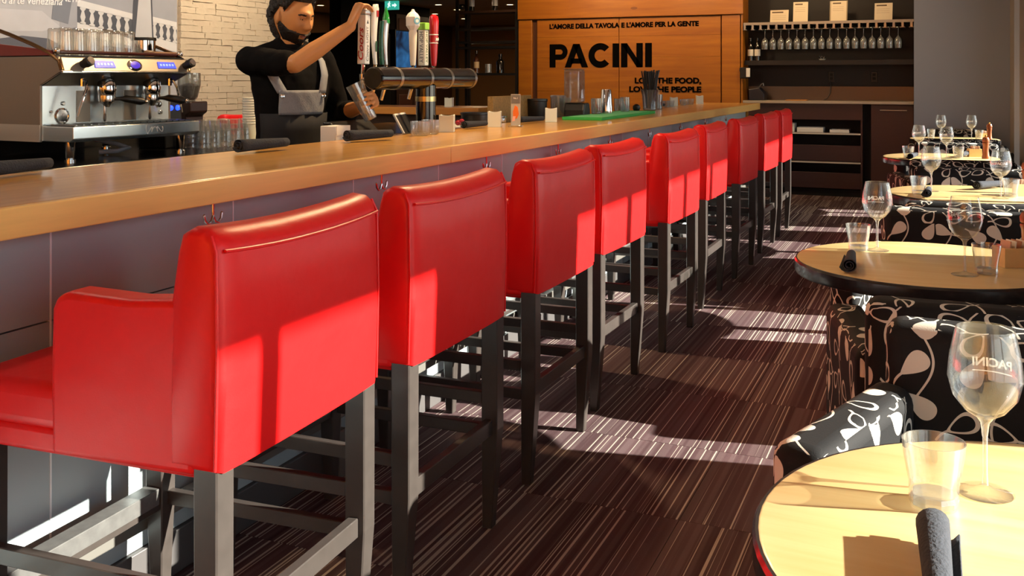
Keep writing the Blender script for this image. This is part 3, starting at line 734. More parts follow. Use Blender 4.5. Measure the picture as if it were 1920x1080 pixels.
# ------------------------------------------------------------------ the bar
BT = 1.07
bt = thing('worktop', 'long pale wooden bar top running from the left foreground to the back', 'bar top', (0, 0, 0))
for y0, y1 in ((-0.9, 3.508), (3.512, 10.96)):
    s_ = box('slab', BARWOOD, -2.41, -1.802, y0, y1, 1.008, BT, bt, 0.003)
    box('edge_board', pm('bar_edge', 'f0c270', 0.35, noise=0.10, nscale=9, stretch=(8, 0.5, 8), coat=0.3), -1.80, -1.778, y0, y1, 1.003, BT, bt, 0.003)
bf = tag(thing('bar_cabinet', 'grey panelled bar cabinet below the wooden bar top', 'bar', (0, 0, 0)), None)
box('carcass', MATTBLACK, -2.34, -1.925, -0.9, 10.9, 0.0, 1.002, bf)
p_lo = MB().box(-1.922, -1.904, 0.002, 0.648, 0.12, 0.772).mesh('panel', PANEL, 0)
p_hi = MB().box(-1.922, -1.904, 0.002, 0.648, 0.776, 1.001).mesh('panel', PANEL, 0)
for k in range(18):
    y = 1.69 - 0.65 * 4 + 0.65 * k
    if y + 0.65 > 10.95: break
    for me in (p_lo, p_hi): place(bpy.data.objects.new('panel', me), bf, (0, y, 0))
    box('joint_strip', pm('joint_grey', 'e2e4e8', 0.4), -1.924, -1.9022, y - 0.0022, y + 0.0022, 0.12, 1.001, bf)
box('plinth', pm('plinth_grey', '4c4a4a', 0.4), -1.922, -1.89, -0.9, 10.9, 0.0, 0.118, bf, 0.003)
box('end_panel', LEDGEWOOD, -2.34, -1.90, 10.9, 10.93, 0.0, 1.002, bf)
hook_me = MB()
hook_me.tube([(0, 0, 0.05), (0, 0, 0.0)], 0.004, 8)
hook_me.tube([(0, 0, 0.0), (0, 0.008, -0.016), (0, 0.022, -0.020), (0, 0.033, -0.010), (0, 0.036, 0.004)], 0.0042, 8, roundcap=True)
hook_me.tube([(0, 0, 0.0), (0, -0.008, -0.016), (0, -0.022, -0.020), (0, -0.033, -0.010), (0, -0.036, 0.004)], 0.0042, 8, roundcap=True)
hook_me.box(-0.006, 0.006, -0.012, 0.012, 0.044, 0.05)
hook_me = hook_me.mesh('coat_hook', pm('hook_chrome', 'd4d4d4', 0.18, 1.0))
for k in range(10):
    place(bpy.data.objects.new('coat_hook', hook_me), bf, (-1.85, 1.285 + 0.905 * k, 0.958))
fr_ = thing('foot_rail', 'low grey metal foot rail along the base of the bar', 'foot rail', (-1.855, 0, 0))
MB().box(-0.02, 0.02, -0.9, 10.6, 0.20, 0.235).build('rail', pm('rail_paint', '8c8a84', 0.3, 0.6), fr_, 0, 0.004)
for k in range(9): box('bracket', MATS['rail_paint'], -0.032, 0.0, 0.4 + 1.2 * k, 0.44 + 1.2 * k, 0.16, 0.20, fr_)
for k in range(9): box('bracket_foot', MATS['rail_paint'], -0.02, 0.02, 0.4 + 1.2 * k, 0.44 + 1.2 * k, 0.0, 0.16, fr_)

# ------------------------------------------------------------------ bar stools
def leg_mesh(x, y, dx):
    mb = MB(); rr = []
    for z, s, ox in ((0.645, 0.026, 0.0), (0.30, 0.0255, 0.0), (0.0, 0.016, dx)):
        rr.append([(x + ox - s, y - s, z), (x + ox + s, y - s, z), (x + ox + s, y + s, z), (x + ox - s, y + s, z)])
    return mb.rings(rr)
def make_stool():
    t = thing('bar_stool', 'x', 'bar stool', (0, 0, 0), 0, 'red leather bar stools along the bar')
    # backrest: profile swept across the width, slightly bowed
    prof = [(0.0, 0.632), (0.006, 0.80), (0.004, 0.95), (0.0, 1.035), (-0.006, 1.055), (-0.024, 1.070), (-0.055, 1.074), (-0.078, 1.062), (-0.088, 1.03), (-0.105, 0.93), (-0.11, 0.78), (-0.11, 0.632)]
    W = 0.30; n = 12; rr = []
    ys = [-W, -W + 0.006, -W + 0.02] + [-W + 0.02 + (2 * W - 0.04) * k / n for k in range(1, n)] + [W - 0.02, W - 0.006, W]
    for y in ys:
        e = max(0.0, abs(y) - (W - 0.02)) / 0.02
        ins = 0.016 * (1 - math.sqrt(max(0, 1 - e * e)))
        sag = -0.012 * (1 - (y / W) ** 2)
        ring = []
        for x, z in prof:
            puff = 0.008 * (1 - (y / W) ** 4) * (1 if x > -0.03 else -1) * (1 if z < 1.05 else 0.4)
            cx, cz = -0.055, 0.85
            zz = z + (sag if z > 0.9 else 0)
            ring.append((x + puff - (x - cx) / 0.055 * ins, y, zz - (ins if z > 1.0 else (-ins if z < 0.65 else 0))))
        rr.append(ring)
    b = MB().rings(rr).build('backrest', LEATHER, t, 50)
    seam = [(0.006 + 0.006 * (1 - (y / W) ** 4), y, 1.032 - 0.012 * (1 - (y / W) ** 2)) for y in [-0.285 + 0.57 * k / 14 for k in range(15)]]
    MB().tube(seam, 0.0035, 6).build('piping', LEATHER, b)
    for s in (-1, 1):
        MB().tube([(-0.004, s * 0.2985, 0.64), (0.001, s * 0.2985, 0.85), (-0.002, s * 0.298, 1.03), (-0.015, s * 0.295, 1.058)], 0.0035, 6).build('piping', LEATHER, b)
    for s in (-1, 1):
        y0, y1 = sorted((s * 0.225, s * 0.2975))
        pro = [(-0.385, 0.618), (-0.388, 0.78), (-0.384, 0.90), (-0.372, 0.924), (-0.345, 0.934), (-0.20, 0.930), (-0.10, 0.938), (-0.05, 0.94), (-0.05, 0.622)]
        MB().prism(pro, y1 - y0, frame((0, y1, 0), (1, 0, 0), (0, 0, 1))).build('armrest', LEATHER, t, 50, 0.014, 4)
    c = MB().box(-0.635, -0.10, -0.288, 0.288, 0.655, 0.748).build('seat', LEATHER, t, 50, 0.026, 4)
    MB().box(-0.625, -0.05, -0.284, 0.284, 0.612, 0.664).build('seat_rail', LEATHER, t, 50, 0.012, 3)
    for s in (-1, 1):
        leg_mesh(-0.03, s * 0.268, -0.012).build('leg', LEGWOOD, t, 0, 0.003, 1)
        leg_mesh(-0.59, s * 0.255, 0.0).build('leg', LEGWOOD, t, 0, 0.003, 1)
        MB().box(-0.575, -0.05, s * 0.262 - 0.011, s * 0.262 + 0.011, 0.37, 0.405).build('stretcher', LEGWOOD, t, 0, 0.002, 1)
        MB().box(-0.575, -0.05, s * 0.262 - 0.011, s * 0.262 + 0.011, 0.275, 0.31).build('stretcher', LEGWOOD, t, 0, 0.002, 1)
    MB().box(-0.045, -0.02, -0.245, 0.245, 0.285, 0.33).build('stretcher', LEGWOOD, t, 0, 0.002, 1)
    f = MB().box(-0.61, -0.575, -0.235, 0.235, 0.265, 0.32).build('footrest', LEGWOOD, t, 0, 0.002, 1)
    MB().box(-0.613, -0.57, -0.225, 0.225, 0.320, 0.324).box(-0.572, -0.569, -0.225, 0.225, 0.285, 0.322).build('metal_plate', pm('worn_aluminium', '9a9a98', 0.35, 0.8, noise=0.3, nscale=40), f, 0)
    return t
STOOLS = [(-1.19, 1.70, 2.8, 'nearest red leather bar stool with armrest cut by the left photo edge'),
          (-1.188, 2.415, 0.5, 'second red leather bar stool from the camera with a square sun patch'),
          (-1.204, 3.285, 0.0, 'third red leather bar stool from the camera, mostly in shade'),
          (-1.225, 4.06, -1.2, 'fourth red leather bar stool from the camera, sunlit along its lower half'),
          (-1.192, 5.00, -1.5, 'fifth red leather bar stool from the camera with its left arm showing'),
          (-1.225, 5.98, 0.0, 'sixth red leather bar stool from the camera'),
          (-1.20, 6.93, -2.0, 'seventh red leather bar stool from the camera, all in shade'),
          (-1.205, 7.97, -1.5, 'eighth red leather bar stool from the camera'),
          (-1.20, 8.82, 0.0, 'farthest red leather bar stool at the end of the bar row')]
stool0 = make_stool()
for k, (x, y, a, lab) in enumerate(STOOLS):
    t = stool0 if k == 0 else dup(stool0)
    t.location = (x, y, 0); t.rotation_euler = (0, 0, math.radians(a)); t['label'] = lab
dup(stool0, (-4.95, 6.2, 0), math.radians(180), 'red bar stool just showing behind the stacked cups across the bar')
# ------------------------------------------------------------------ dining tables, tub chairs and table settings
TABLES = [(0.18, 1.39, 'nearest'), (-0.03, 3.44, 'second'), (0.16, 5.577, 'third'), (0.02, 8.06, 'fourth'), (0.15, 10.55, 'farthest')]
TR = 0.405
def make_table():
    t = thing('round_table', 'x', 'table', (0, 0, 0), 0, 'round dining tables by the windows')
    MB().lathe([(0.001, 0.714), (TR - 0.003, 0.714), (TR - 0.001, 0.716), (TR - 0.001, 0.748), (TR - 0.005, 0.75), (0.001, 0.75)], seg=72).build('tabletop', TABWOOD, t, 30)
    MB().lathe([(TR - 0.002, 0.704), (TR + 0.004, 0.706), (TR + 0.006, 0.715), (TR + 0.006, 0.742), (TR + 0.002, 0.7485), (TR - 0.002, 0.749)], seg=72, closed=True).build('edge_band', pm('edge_rubber', '1d1a1c', 0.25, coat=0.4), t, 30)
    MB().lathe([(0.036, 0.02), (0.036, 0.69), (0.10, 0.70), (0.10, 0.714)], seg=20).build('column', BRUSHED, t)
    MB().lathe([(0.22, 0.0), (0.22, 0.008), (0.20, 0.014), (0.05, 0.03), (0.04, 0.05)], seg=32).build('base', BLACK, t)
    return t
table0 = make_table()
for k, (x, y, w) in enumerate(TABLES):
    t = table0 if k == 0 else dup(table0)
    t.location = (x, y, 0); t['label'] = w + ' round maple topped table with dark edge, counted from the camera'

def make_tub():
    t = thing('tub_chair', 'x', 'armchair', (0, 0, 0), 0, 'leaf print tub chairs at the round tables')
    def slab(poly, z0, z1, name, bev, sg=4, taper=0.0):
        return MB().prism(poly, z1 - z0, Matrix.Translation((0, 0, z0))).build(name, FABRIC, t, 50, bev, sg, uv=1.0)
    slab([(-0.325, 0.205), (0.325, 0.205), (0.325, 0.315), (-0.325, 0.315)], 0.12, 0.80, 'backrest', 0.035)
    for s in (-1, 1):
        p = [(s * 0.255, 0.20), (s * 0.345, 0.255), (s * 0.475, -0.27), (s * 0.365, -0.30)]
        if s > 0: p.reverse()
        slab(p, 0.12, 0.665, 'armrest', 0.035)
    slab([(-0.355, -0.30), (0.355, -0.30), (0.26, 0.20), (-0.26, 0.20)], 0.32, 0.455, 'seat_cushion', 0.03)
    slab([(-0.36, -0.28), (0.36, -0.28), (0.26, 0.20), (-0.26, 0.20)], 0.10, 0.32, 'seat_base', 0.006, 1)
    for x, y in ((-0.37, -0.24), (0.37, -0.24), (-0.28, 0.25), (0.28, 0.25)):
        MB().lathe([(0.016, 0.0), (0.022, 0.12)], (x, y, 0), 12).build('foot', LEGWOOD, t)
    return t
tub0 = make_tub()
TUBS = [(0.20, 2.115, -4, 'leaf print tub chair facing the nearest table from its far side'),
        (0.16, 2.86, 180, 'leaf print tub chair with its back towards the camera at the second table'),
        (0.10, 4.20, -3, 'leaf print tub chair facing the second table from its far side'),
        (0.20, 4.96, 178, 'leaf print tub chair with its back towards the camera at the third table'),
        (0.20, 6.33, 2, 'leaf print tub chair facing the third table from its far side'),
        (0.14, 7.42, 182, 'leaf print tub chair with its back towards the camera at the fourth table'),
        (0.14, 8.85, 0, 'leaf print tub chair facing the fourth table from its far side'),
        (0.18, 9.92, 180, 'leaf print tub chair with its back towards the camera at the farthest table'),
        (0.18, 11.24, 0, 'leaf print tub chair at the farthest table against the grey wall')]
for k, (x, y, a, lab) in enumerate(TUBS):
    t = tub0 if k == 0 else dup(tub0)
    t.location = (x, y, 0); t.rotation_euler = (0, 0, math.radians(a)); t['label'] = lab

# wine glass
def make_wine():
    t = thing('wine_glass', 'x', 'wine glass', (0, 0, 0), 0, 'wine glasses on the round tables')
    MB().lathe([(0.012, 0.108), (0.028, 0.118), (0.043, 0.138), (0.050, 0.165), (0.047, 0.195), (0.040, 0.228), (0.0385, 0.235), (0.0375, 0.235), (0.039, 0.228), (0.0455, 0.195), (0.0485, 0.165), (0.042, 0.14), (0.027, 0.121), (0.011, 0.113), (0.001, 0.112)], seg=40, caps=False).build('bowl', GLASS, t, 80)
    MB().lathe([(0.0045, 0.012), (0.0035, 0.03), (0.0035, 0.08), (0.006, 0.10), (0.012, 0.108)], seg=16).build('stem', GLASSBASE, t, 80)
    MB().lathe([(0.001, 0.0), (0.037, 0.0), (0.0385, 0.0015), (0.036, 0.003), (0.015, 0.006), (0.0045, 0.012), (0.001, 0.012)], seg=36).build('foot', GLASS, t, 60)
    # white word on the bowl, wrapped round the glass on the side away from the aisle camera
    me = text_mesh('PACINI', 0.018, 0.03, 0.0, 'CENTER')
    for v in me.vertices:
        z = 0.168 + v.co.y
        r = 0.0503 if z < 0.172 else 0.0503 - (z - 0.172) * 0.14
        a = PI / 2 - v.co.x / r * -1.0
        v.co = Vector((r * math.cos(a), r * math.sin(a), z))
    # band under the word
    me.materials.clear(); me.materials.append(TXTW)
    place(bpy.data.objects.new('printed_word', me), t)
    band = MB()
    for k in range(12):
        a0 = PI / 2 - 0.55 + 1.1 * k / 12; a1 = a0 + 1.1 / 12; r = 0.0506
        band.bm.faces.new([band.bm.verts.new((r * math.cos(a), r * math.sin(a), z)) for a, z in ((a0, 0.160), (a1, 0.160), (a1, 0.1615), (a0, 0.1615))])
    band.build('printed_line', TXTW, t, 0)
    return t
def make_tumbler():
    t = thing('tumbler', 'x', 'tumbler', (0, 0, 0), 0, 'water tumblers on the round tables')
    n = 10
    mb = MB()
    seg = 40
    prof = [(0.030, 0.0), (0.033, 0.003), (0.0345, 0.03), (0.0365, 0.045), (0.0395, 0.07), (0.0415, 0.09), (0.0398, 0.09), (0.0378, 0.07), (0.034, 0.045), (0.0305, 0.02)]
    rr = []
    for j, (r, z) in enumerate(prof):
        ring = []
        for k in range(seg):
            a = 2 * PI * k / seg
            f = 1.0
            if 1 <= j <= 3:
                m_ = (a * n / (2 * PI)) % 1.0 - 0.5
                f = 0.97 * math.cos(PI / n) / math.cos(m_ * 2 * PI / n) + (0.012 if j == 1 else 0) - (0.05 * abs(m_) if j in (1, 2) else 0)
            ring.append((r * f * math.cos(a), r * f * math.sin(a), z))
        rr.append(ring)
    mb.rings(rr, False)
    mb.build('wall', TUMBLER, t, 18)
    MB().lathe([(0.028, 0.001), (0.0315, 0.004), (0.0325, 0.012), (0.030, 0.018), (0.001, 0.0195)], seg=10).build('thick_base', GLASSBASE, t, 20)
    return t
def make_roll():
    t = thing('napkin_roll', 'x', 'napkin', (0, 0, 0), 0, 'black napkin rolls')
    turns, n, nl = 2.6, 44, 8
    mb = MB(); bm = mb.bm; grid = []
    rn = random.Random(5)
    for j in range(nl + 1):
        u = j / nl; Ls = -0.085 + 0.17 * u
        sc = 1.0 - 0.30 * u
        row = []
        for k in range(n + 1):
            a = turns * 2 * PI * k / n
            r = (0.005 + 0.0145 * k / n) * sc
            if k > n - 4: r += 0.0012 * (k - n + 4)
            x = Ls + (0.012 * (k / n - 0.5) if j in (0, nl) else 0)
            row.append(bm.verts.new((x, r * math.cos(a + 2.2), 0.0215 * 1.0 + r * math.sin(a + 2.2) * 0.92)))
        grid.append(row)
    for j in range(nl):
        for k in range(n): bm.faces.new((grid[j][k], grid[j][k + 1], grid[j + 1][k + 1], grid[j + 1][k]))
    o = mb.build('cloth', NAPKIN, t, 60)
    md = o.modifiers.new('thick', 'SOLIDIFY'); md.thickness = 0.0016
    return t
def make_mill():
    t = thing('pepper_mill', 'x', 'pepper mill', (0, 0, 0), 0, 'pepper mills on the round tables')
    MW = pm('mill_wood', '8a4a22', 0.35, noise=0.2, nscale=25, coat=0.4)
    MB().lathe([(0.001, 0), (0.027, 0.0), (0.028, 0.01), (0.024, 0.025), (0.019, 0.06), (0.021, 0.10), (0.025, 0.112), (0.024, 0.118)], seg=20).build('body', MW, t)
    MB().lathe([(0.018, 0.118), (0.024, 0.124), (0.026, 0.14), (0.019, 0.156), (0.008, 0.161)], seg=20).build('head', MW, t)
    MB().sphere((0, 0, 0.167), 0.0075, 10, 8).build('knob', pm('brass', 'c8a050', 0.25, 1.0), t)
    return t
def make_caddy():
    t = thing('sachet_caddy', 'x', 'caddy', (0, 0, 0), 0, 'sachet caddies on the round tables')
    CW = pm('caddy_wood', 'd9bb84', 0.5, noise=0.1)
    box('bottom', CW, -0.045, 0.045, -0.035, 0.035, 0, 0.005, t)
    for a in ((-0.045, 0.045, -0.035, -0.030), (-0.045, 0.045, 0.030, 0.035), (-0.045, -0.040, -0.030, 0.030), (0.040, 0.045, -0.030, 0.030)): box('side', CW, a[0], a[1], a[2], a[3], 0.005, 0.06, t)
    for k, c in enumerate(('c9a08a', 'efe9dc', 'b07a5a', 'e8dcc8')):
        x = -0.028 + 0.017 * k
        MB().box(-0.002, 0.002, -0.026, 0.026, 0, 0.075, Matrix.Translation((x, 0, 0.006)) @ Matrix.Rotation(0.12, 4, 'Y')).build('sachet', pm('sachet_' + c, c, 0.6), t, 0)
    return t
wine0, tum0, roll0, mill0, caddy0 = make_wine(), make_tumbler(), make_roll(), make_mill(), make_caddy()
TZ = 0.7502
_first = set()
def put(proto, x, y, label, rz=0.0, z=TZ, group=None):
    t = proto if proto.name not in _first else dup(proto)
    _first.add(proto.name)
    t.location = (x, y, z); t.rotation_euler = (0, 0, rz); t['label'] = label
    if group: t['group'] = group
    return t
put(wine0, 0.062, 1.555, 'empty wine glass with white print on the nearest table', -0.25)
put(tum0, -0.005, 1.482, 'empty tumbler on the nearest table')
put(roll0, 0.0, 1.25, 'dark rolled napkin standing out at the bottom photo edge on the nearest table', 4.75).scale = (1.3, 1.3, 1.3)
put(wine0, -0.19, 3.60, 'wine glass with white print at the left rear of the second table', 0.15)
put(tum0, -0.250, 3.575, 'tumbler beside the left wine glass on the second table')
put(roll0, -0.25, 3.235, 'dark rolled napkin at the left edge of the second table', 1.62).scale = (1.25, 1.25, 1.25)
put(wine0, 0.075, 3.255, 'wine glass at the right front of the second table', 0.9)
put(tum0, 0.135, 3.30, 'tumbler beside the right wine glass on the second table')
put(caddy0, 0.215, 3.475, 'wooden sachet caddy on the second table', 0.5)
put(mill0, 0.27, 3.60, 'wooden pepper mill at the right photo edge on the second table')
put(wine0, -0.03, 5.60, 'wine glass at the left of the third table', 0.2)
put(tum0, -0.09, 5.45, 'tumbler at the left of the third table')
put(roll0, -0.045, 5.36, 'dark rolled napkin beside the tumbler on the third table', 1.55).scale = (1.25, 1.25, 1.25)
put(wine0, 0.285, 5.40, 'wine glass at the right of the third table', PI)
put(tum0, 0.335, 5.50, 'tumbler behind the right wine glass on the third table')
put(roll0, 0.255, 5.84, 'dark rolled napkin at the far edge of the third table', 0.9)
put(mill0, 0.42, 5.70, 'copper brown pepper mill on the third table')
put(caddy0, 0.40, 5.585, 'sachet caddy behind the right tumbler on the third table', 0.3)
put(tum0, -0.20, 7.85, 'tumbler at the left edge of the fourth table')
put(wine0, -0.13, 8.10, 'wine glass at the left of the fourth table', 0.3)
put(roll0, -0.165, 7.80, 'dark rolled napkin at the left of the fourth table', 1.4)
put(wine0, 0.06, 7.92, 'wine glass in the middle of the fourth table', 0.5)
put(tum0, 0.14, 7.98, 'tumbler in the middle of the fourth table')
put(roll0, 0.19, 8.14, 'dark rolled napkin in the middle of the fourth table', 1.2)
put(mill0, 0.325, 8.03, 'copper brown pepper mill on the fourth table')
put(caddy0, 0.255, 8.20, 'sachet caddy on the fourth table', 0.2)
put(wine0, 0.03, 10.40, 'left wine glass on the farthest table', 0.3)
put(tum0, -0.06, 10.55, 'left tumbler on the farthest table')
put(wine0, 0.30, 10.48, 'right wine glass on the farthest table', 0.3)
put(tum0, 0.37, 10.58, 'right tumbler on the farthest table')
put(caddy0, 0.43, 10.62, 'sachet caddy on the farthest table', 0.2)
put(mill0, 0.45, 10.38, 'pale topped pepper mill on the farthest table')
# ------------------------------------------------------------------ behind the bar
st = thing('underbar_station', 'black steel work station along the bartender side of the bar', 'work station', (0, 0, 0))
box('body', MATTBLACK, -2.63, -2.345, 1.2, 10.4, 0.0, 0.985, st)
box('top', pm('station_steel', '1c1c1e', 0.3, 0.7), -2.64, -2.345, 1.2, 10.4, 0.985, 1.0, st)
ic = thing('island_counter', 'black back counter carrying the coffee machine', 'counter', (0, 0, 0))
box('base', pm('island_dark', '16110f', 0.6), -4.05, -3.25, 0.4, 6.9, 0.0, 0.945, ic)
box('upstand', pm('island_black', '08080a', 0.6), -4.08, -4.04, 0.38, 4.6, 0.985, 1.11, ic)
box('worktop', pm('island_top', '0c0c0e', 0.18, coat=0.4), -4.08, -3.2, 0.38, 6.92, 0.945, 0.985, ic, 0.004)
rc = thing('return_counter', 'pale wooden counter crossing behind the beer taps', 'counter', (0, 0, 0))
box('top', LEDGEWOOD, -5.5, -3.85, 8.15, 8.75, 1.0, 1.07, rc, 0.004)
box('base', pm('return_dark', '2a160c', 0.6), -5.45, -3.9, 8.22, 8.7, 0.0, 1.0, rc)

# beer tower
TX = -2.35
bt_ = thing('beer_tower', 'black T shaped beer tower with steel rings on the bar', 'beer tower', (TX, 4.36, BT + 0.0002))
TB = pm('tower_black', '08080a', 0.15, coat=0.5)
MB().lathe([(0.062, 0), (0.062, 0.012), (0.05, 0.016), (0.05, 0.235)], seg=28).build('column', TB, bt_)
MB().cyl((0, -0.50, 0.27), (0, 0.50, 0.27), 0.053, None, 28).build('crossbar', TB, bt_, 35, 0.006)
for y in (-0.323, -0.024, 0.20, 0.478): MB().cyl((0, y - 0.012, 0.27), (0, y + 0.012, 0.27), 0.0545, None, 28).build('steel_ring', BRUSHED, bt_)
MB().lathe([(0.0515, 0.155), (0.0515, 0.18)], seg=28, caps=False).build('steel_ring', pm('brass_ring', 'b8a878', 0.3, 1.0), bt_)
for s in (-0.5, 0.5): MB().cyl((0, s - 0.012 * (1 if s > 0 else -0.0), 0.27), (0, s + (0.0 if s > 0 else 0.0) + 0.006 * (1 if s > 0 else -1), 0.27), 0.05, 0.046, 28).build('end_cap', GLOSSBLACK, bt_)
TAPY = [-0.44, -0.335, -0.237, 0.03, 0.14, 0.256]
for y in TAPY:
    f = MB().cyl((-0.045, y, 0.265), (-0.10, y, 0.265), 0.013, None, 12).cyl((-0.095, y, 0.29), (-0.095, y, 0.225), 0.014, 0.011, 12).cyl((-0.095, y, 0.23), (-0.115, y, 0.165), 0.009, 0.008, 12).build('faucet', CHROME, bt_)
    MB().cyl((-0.095, y, 0.288), (-0.09, y, 0.335), 0.007, 0.009, 10).build('ferrule', CHROME, f)
def handle(name, label, y, mat):
    return thing(name, label, 'tap handle', (TX - 0.09, 4.36 + y, BT + 0.3355), 0, 'beer tap handles on the tower')
WH = pm('handle_white', 'e2e2dc', 0.3); REDINK = pm('ink_red', 'a01418', 0.5); GREYINK = pm('ink_grey', '4a5058', 0.5); LIME = pm('lime', '8cc84a', 0.4); BLUEINK = pm('ink_blue', '6fb2cc', 0.5); GREENH = pm('handle_green', '1f8a34', 0.3); SILV = pm('handle_silver', 'c8ccd0', 0.25, 0.6)
# 1 block handle, silver and white
h = handle('tap_handle', 'white block tap handle held by the bartender', TAPY[0], None)
M = Matrix.Rotation(-0.03, 4, 'X')
MB().box(-0.021, 0.021, -0.021, 0.021, 0.0, 0.228, M).build('block', pm('coors_white', 'd9dcdc', 0.3), h, 0, 0.003)
MB().box(-0.024, 0.024, -0.024, 0.024, 0.228, 0.255, M).build('cap', SILV, h, 40, 0.008, 3)
lettering('lettering', 'Coors', REDINK, frame((0.012, -0.0225, 0.02), (0, 0.03, 1), (-1, 0, 0)), h, width=0.15, fit_h=0.028, size=0.1, bold=0.015, shear=0.3, extrude=0.0)
lettering('lettering', 'Coors', GREYINK, frame((0.0222, -0.010, 0.015), (0, 0.03, 1), (0, -1, 0)) @ Matrix.Translation((0, -0.02, 0)), h, width=0.075, fit_h=0.024, size=0.1, shear=0.3, extrude=0.0)
lettering('lettering', 'LIGHT', GREYINK, frame((0.0222, -0.010, 0.10), (0, 0.03, 1), (0, -1, 0)) @ Matrix.Translation((0, -0.018, 0)), h, width=0.075, fit_h=0.018, size=0.1, extrude=0.0)
MB().prism([(-0.009, 0), (0.009, 0), (0, 0.018)], 0.0006, frame((0.0214, 0.004, 0.188), (0, 1, 0), (0, 0, 1))).build('mountain_mark', GREYINK, h, 0)
# 2, 3 curved paddles
def paddle(h, mat, H_, bow, w0, w1, d, name='paddle'):
    rr = []
    for k in range(15):
        u = k / 14
        w = w0 + (w1 - w0) * math.sin(u * PI / 2) ** 1.5
        if u > 0.9: w *= math.sqrt(max(0.05, 1 - ((u - 0.9) / 0.105) ** 2))
        yy = bow * math.sin(u * PI * 1.1)
        dd = d * (0.6 + 0.4 * u)
        rr.append([(dd * math.cos(a), yy + w * math.sin(a), u * H_) for a in [2 * PI * q / 16 for q in range(16)]])
    return MB().rings(rr).build(name, mat, h, 60)
h = handle('tap_handle', 'white curved paddle tap handle with small red mark, second from the left', TAPY[1], None)
paddle(h, WH, 0.285, -0.012, 0.012, 0.026, 0.014)
MB().prism([(-0.008, 0), (0.008, 0), (0.009, 0.03), (-0.009, 0.03)], 0.001, frame((0.0135, 0.0, 0.225), (0, 1, 0), (0, 0, 1))).build('red_mark', REDINK, h, 0)
MB().prism([(-0.006, 0), (0.006, 0), (0.007, 0.05), (-0.007, 0.05)], 0.001, frame((0.0125, -0.010, 0.06), (0, 1, 0), (0, 0, 1))).build('foliage_print', pm('ink_darkgreen', '24503a', 0.5), h, 0)
h = handle('tap_handle', 'green tipped silver tap handle, third from the left', TAPY[2], None)
paddle(h, SILV, 0.23, -0.010, 0.011, 0.021, 0.016)
rr = []
for k in range(9):
    u = k / 8
    rr.append([((0.016 * (1 - u ** 2) + 0.001) * math.cos(a), 0.002 + (0.021 * (1 - u ** 1.6) + 0.001) * math.sin(a), 0.20 + 0.08 * u) for a in [2 * PI * q / 14 for q in range(14)]])
MB().rings(rr).build('green_tip', GREENH, h, 60)
MB().rings([[(-0.006 + 0.010 * math.cos(a), -0.026 - 0.01 * math.sin(k * PI / 8) + 0.011 * math.sin(a), 0.0 + 0.21 * k / 8) for a in [2 * PI * q / 12 for q in range(12)]] for k in range(9)]).build('green_spine', pm('bottle_green', '0f4a34', 0.25), h, 60)
# 4 octagon lollipop
h = handle('tap_handle', 'white baton tap handle with faceted head and blue emblem', TAPY[3], None)
MB().lathe([(0.013, 0), (0.015, 0.02), (0.019, 0.10), (0.021, 0.165), (0.017, 0.185)], seg=20).build('baton', pm('cream', 'e6dcc6', 0.35), h)
MB().lathe([(0.020, 0.178), (0.036, 0.20), (0.037, 0.245), (0.026, 0.262), (0.012, 0.272), (0.006, 0.285)], seg=8).build('faceted_head', WH, h, 10)
MB().cyl((0.030, -0.016, 0.224), (0.0345, -0.0185, 0.224), 0.017, None, 20).build('blue_emblem', BLUEINK, h)
MB().cyl((0.0345, -0.0185, 0.224), (0.0352, -0.0189, 0.224), 0.009, None, 16).build('pale_emblem', WH, h)
# 5 square post
h = handle('tap_handle', 'square white tap handle with lime green cap and upright lettering', TAPY[4], None)
MB().box(-0.02, 0.02, -0.02, 0.02, 0.0, 0.185).build('post', pm('post_white', 'd8d8cc', 0.35), h, 0, 0.003)
MB().box(-0.024, 0.024, -0.024, 0.024, 0.185, 0.222).build('green_cap', LIME, h, 0, 0.004)
for o_, u_, v_, c in (((0.0205, 0, 0), (0, 0, -1), (0, 1, 0), pm('ink_olive', '4c6a2c', 0.5)), ((0, -0.0205, 0), (0, 0, -1), (1, 0, 0), GREYINK)):
    lettering('lettering', 'HOP VALLEY', c, frame((o_[0] , o_[1], 0.175), u_, v_) @ Matrix.Translation((0, -0.012, 0)), h, width=0.16, fit_h=0.022, size=0.1, bold=0.01, extrude=0.0)
# 6 red baton
h = handle('tap_handle', 'red rounded baton tap handle with white bands', TAPY[5], None)
MB().lathe([(0.013, 0), (0.016, 0.02), (0.022, 0.12), (0.025, 0.20), (0.0265, 0.24), (0.022, 0.262), (0.008, 0.272)], seg=22).build('baton', pm('baton_red', 'b01018', 0.25, coat=0.4), h)
for z0, r in ((0.118, 0.0224), (0.162, 0.0240)): MB().lathe([(r, z0), (r + 0.0008, z0 + 0.001), (r + 0.0008, z0 + 0.004), (r, z0 + 0.005)], seg=22, caps=False).build('white_band', WH, h)
MB().prism([(-0.012, 0), (-0.004, 0.008), (0.004, 0.002), (0.012, 0.01), (0.009, 0.022), (0, 0.016), (-0.01, 0.022)], 0.001, frame((0.0225, -0.006, 0.128), (0.25, 1, 0), (0, 0, 1))).build('white_script', WH, h, 0)

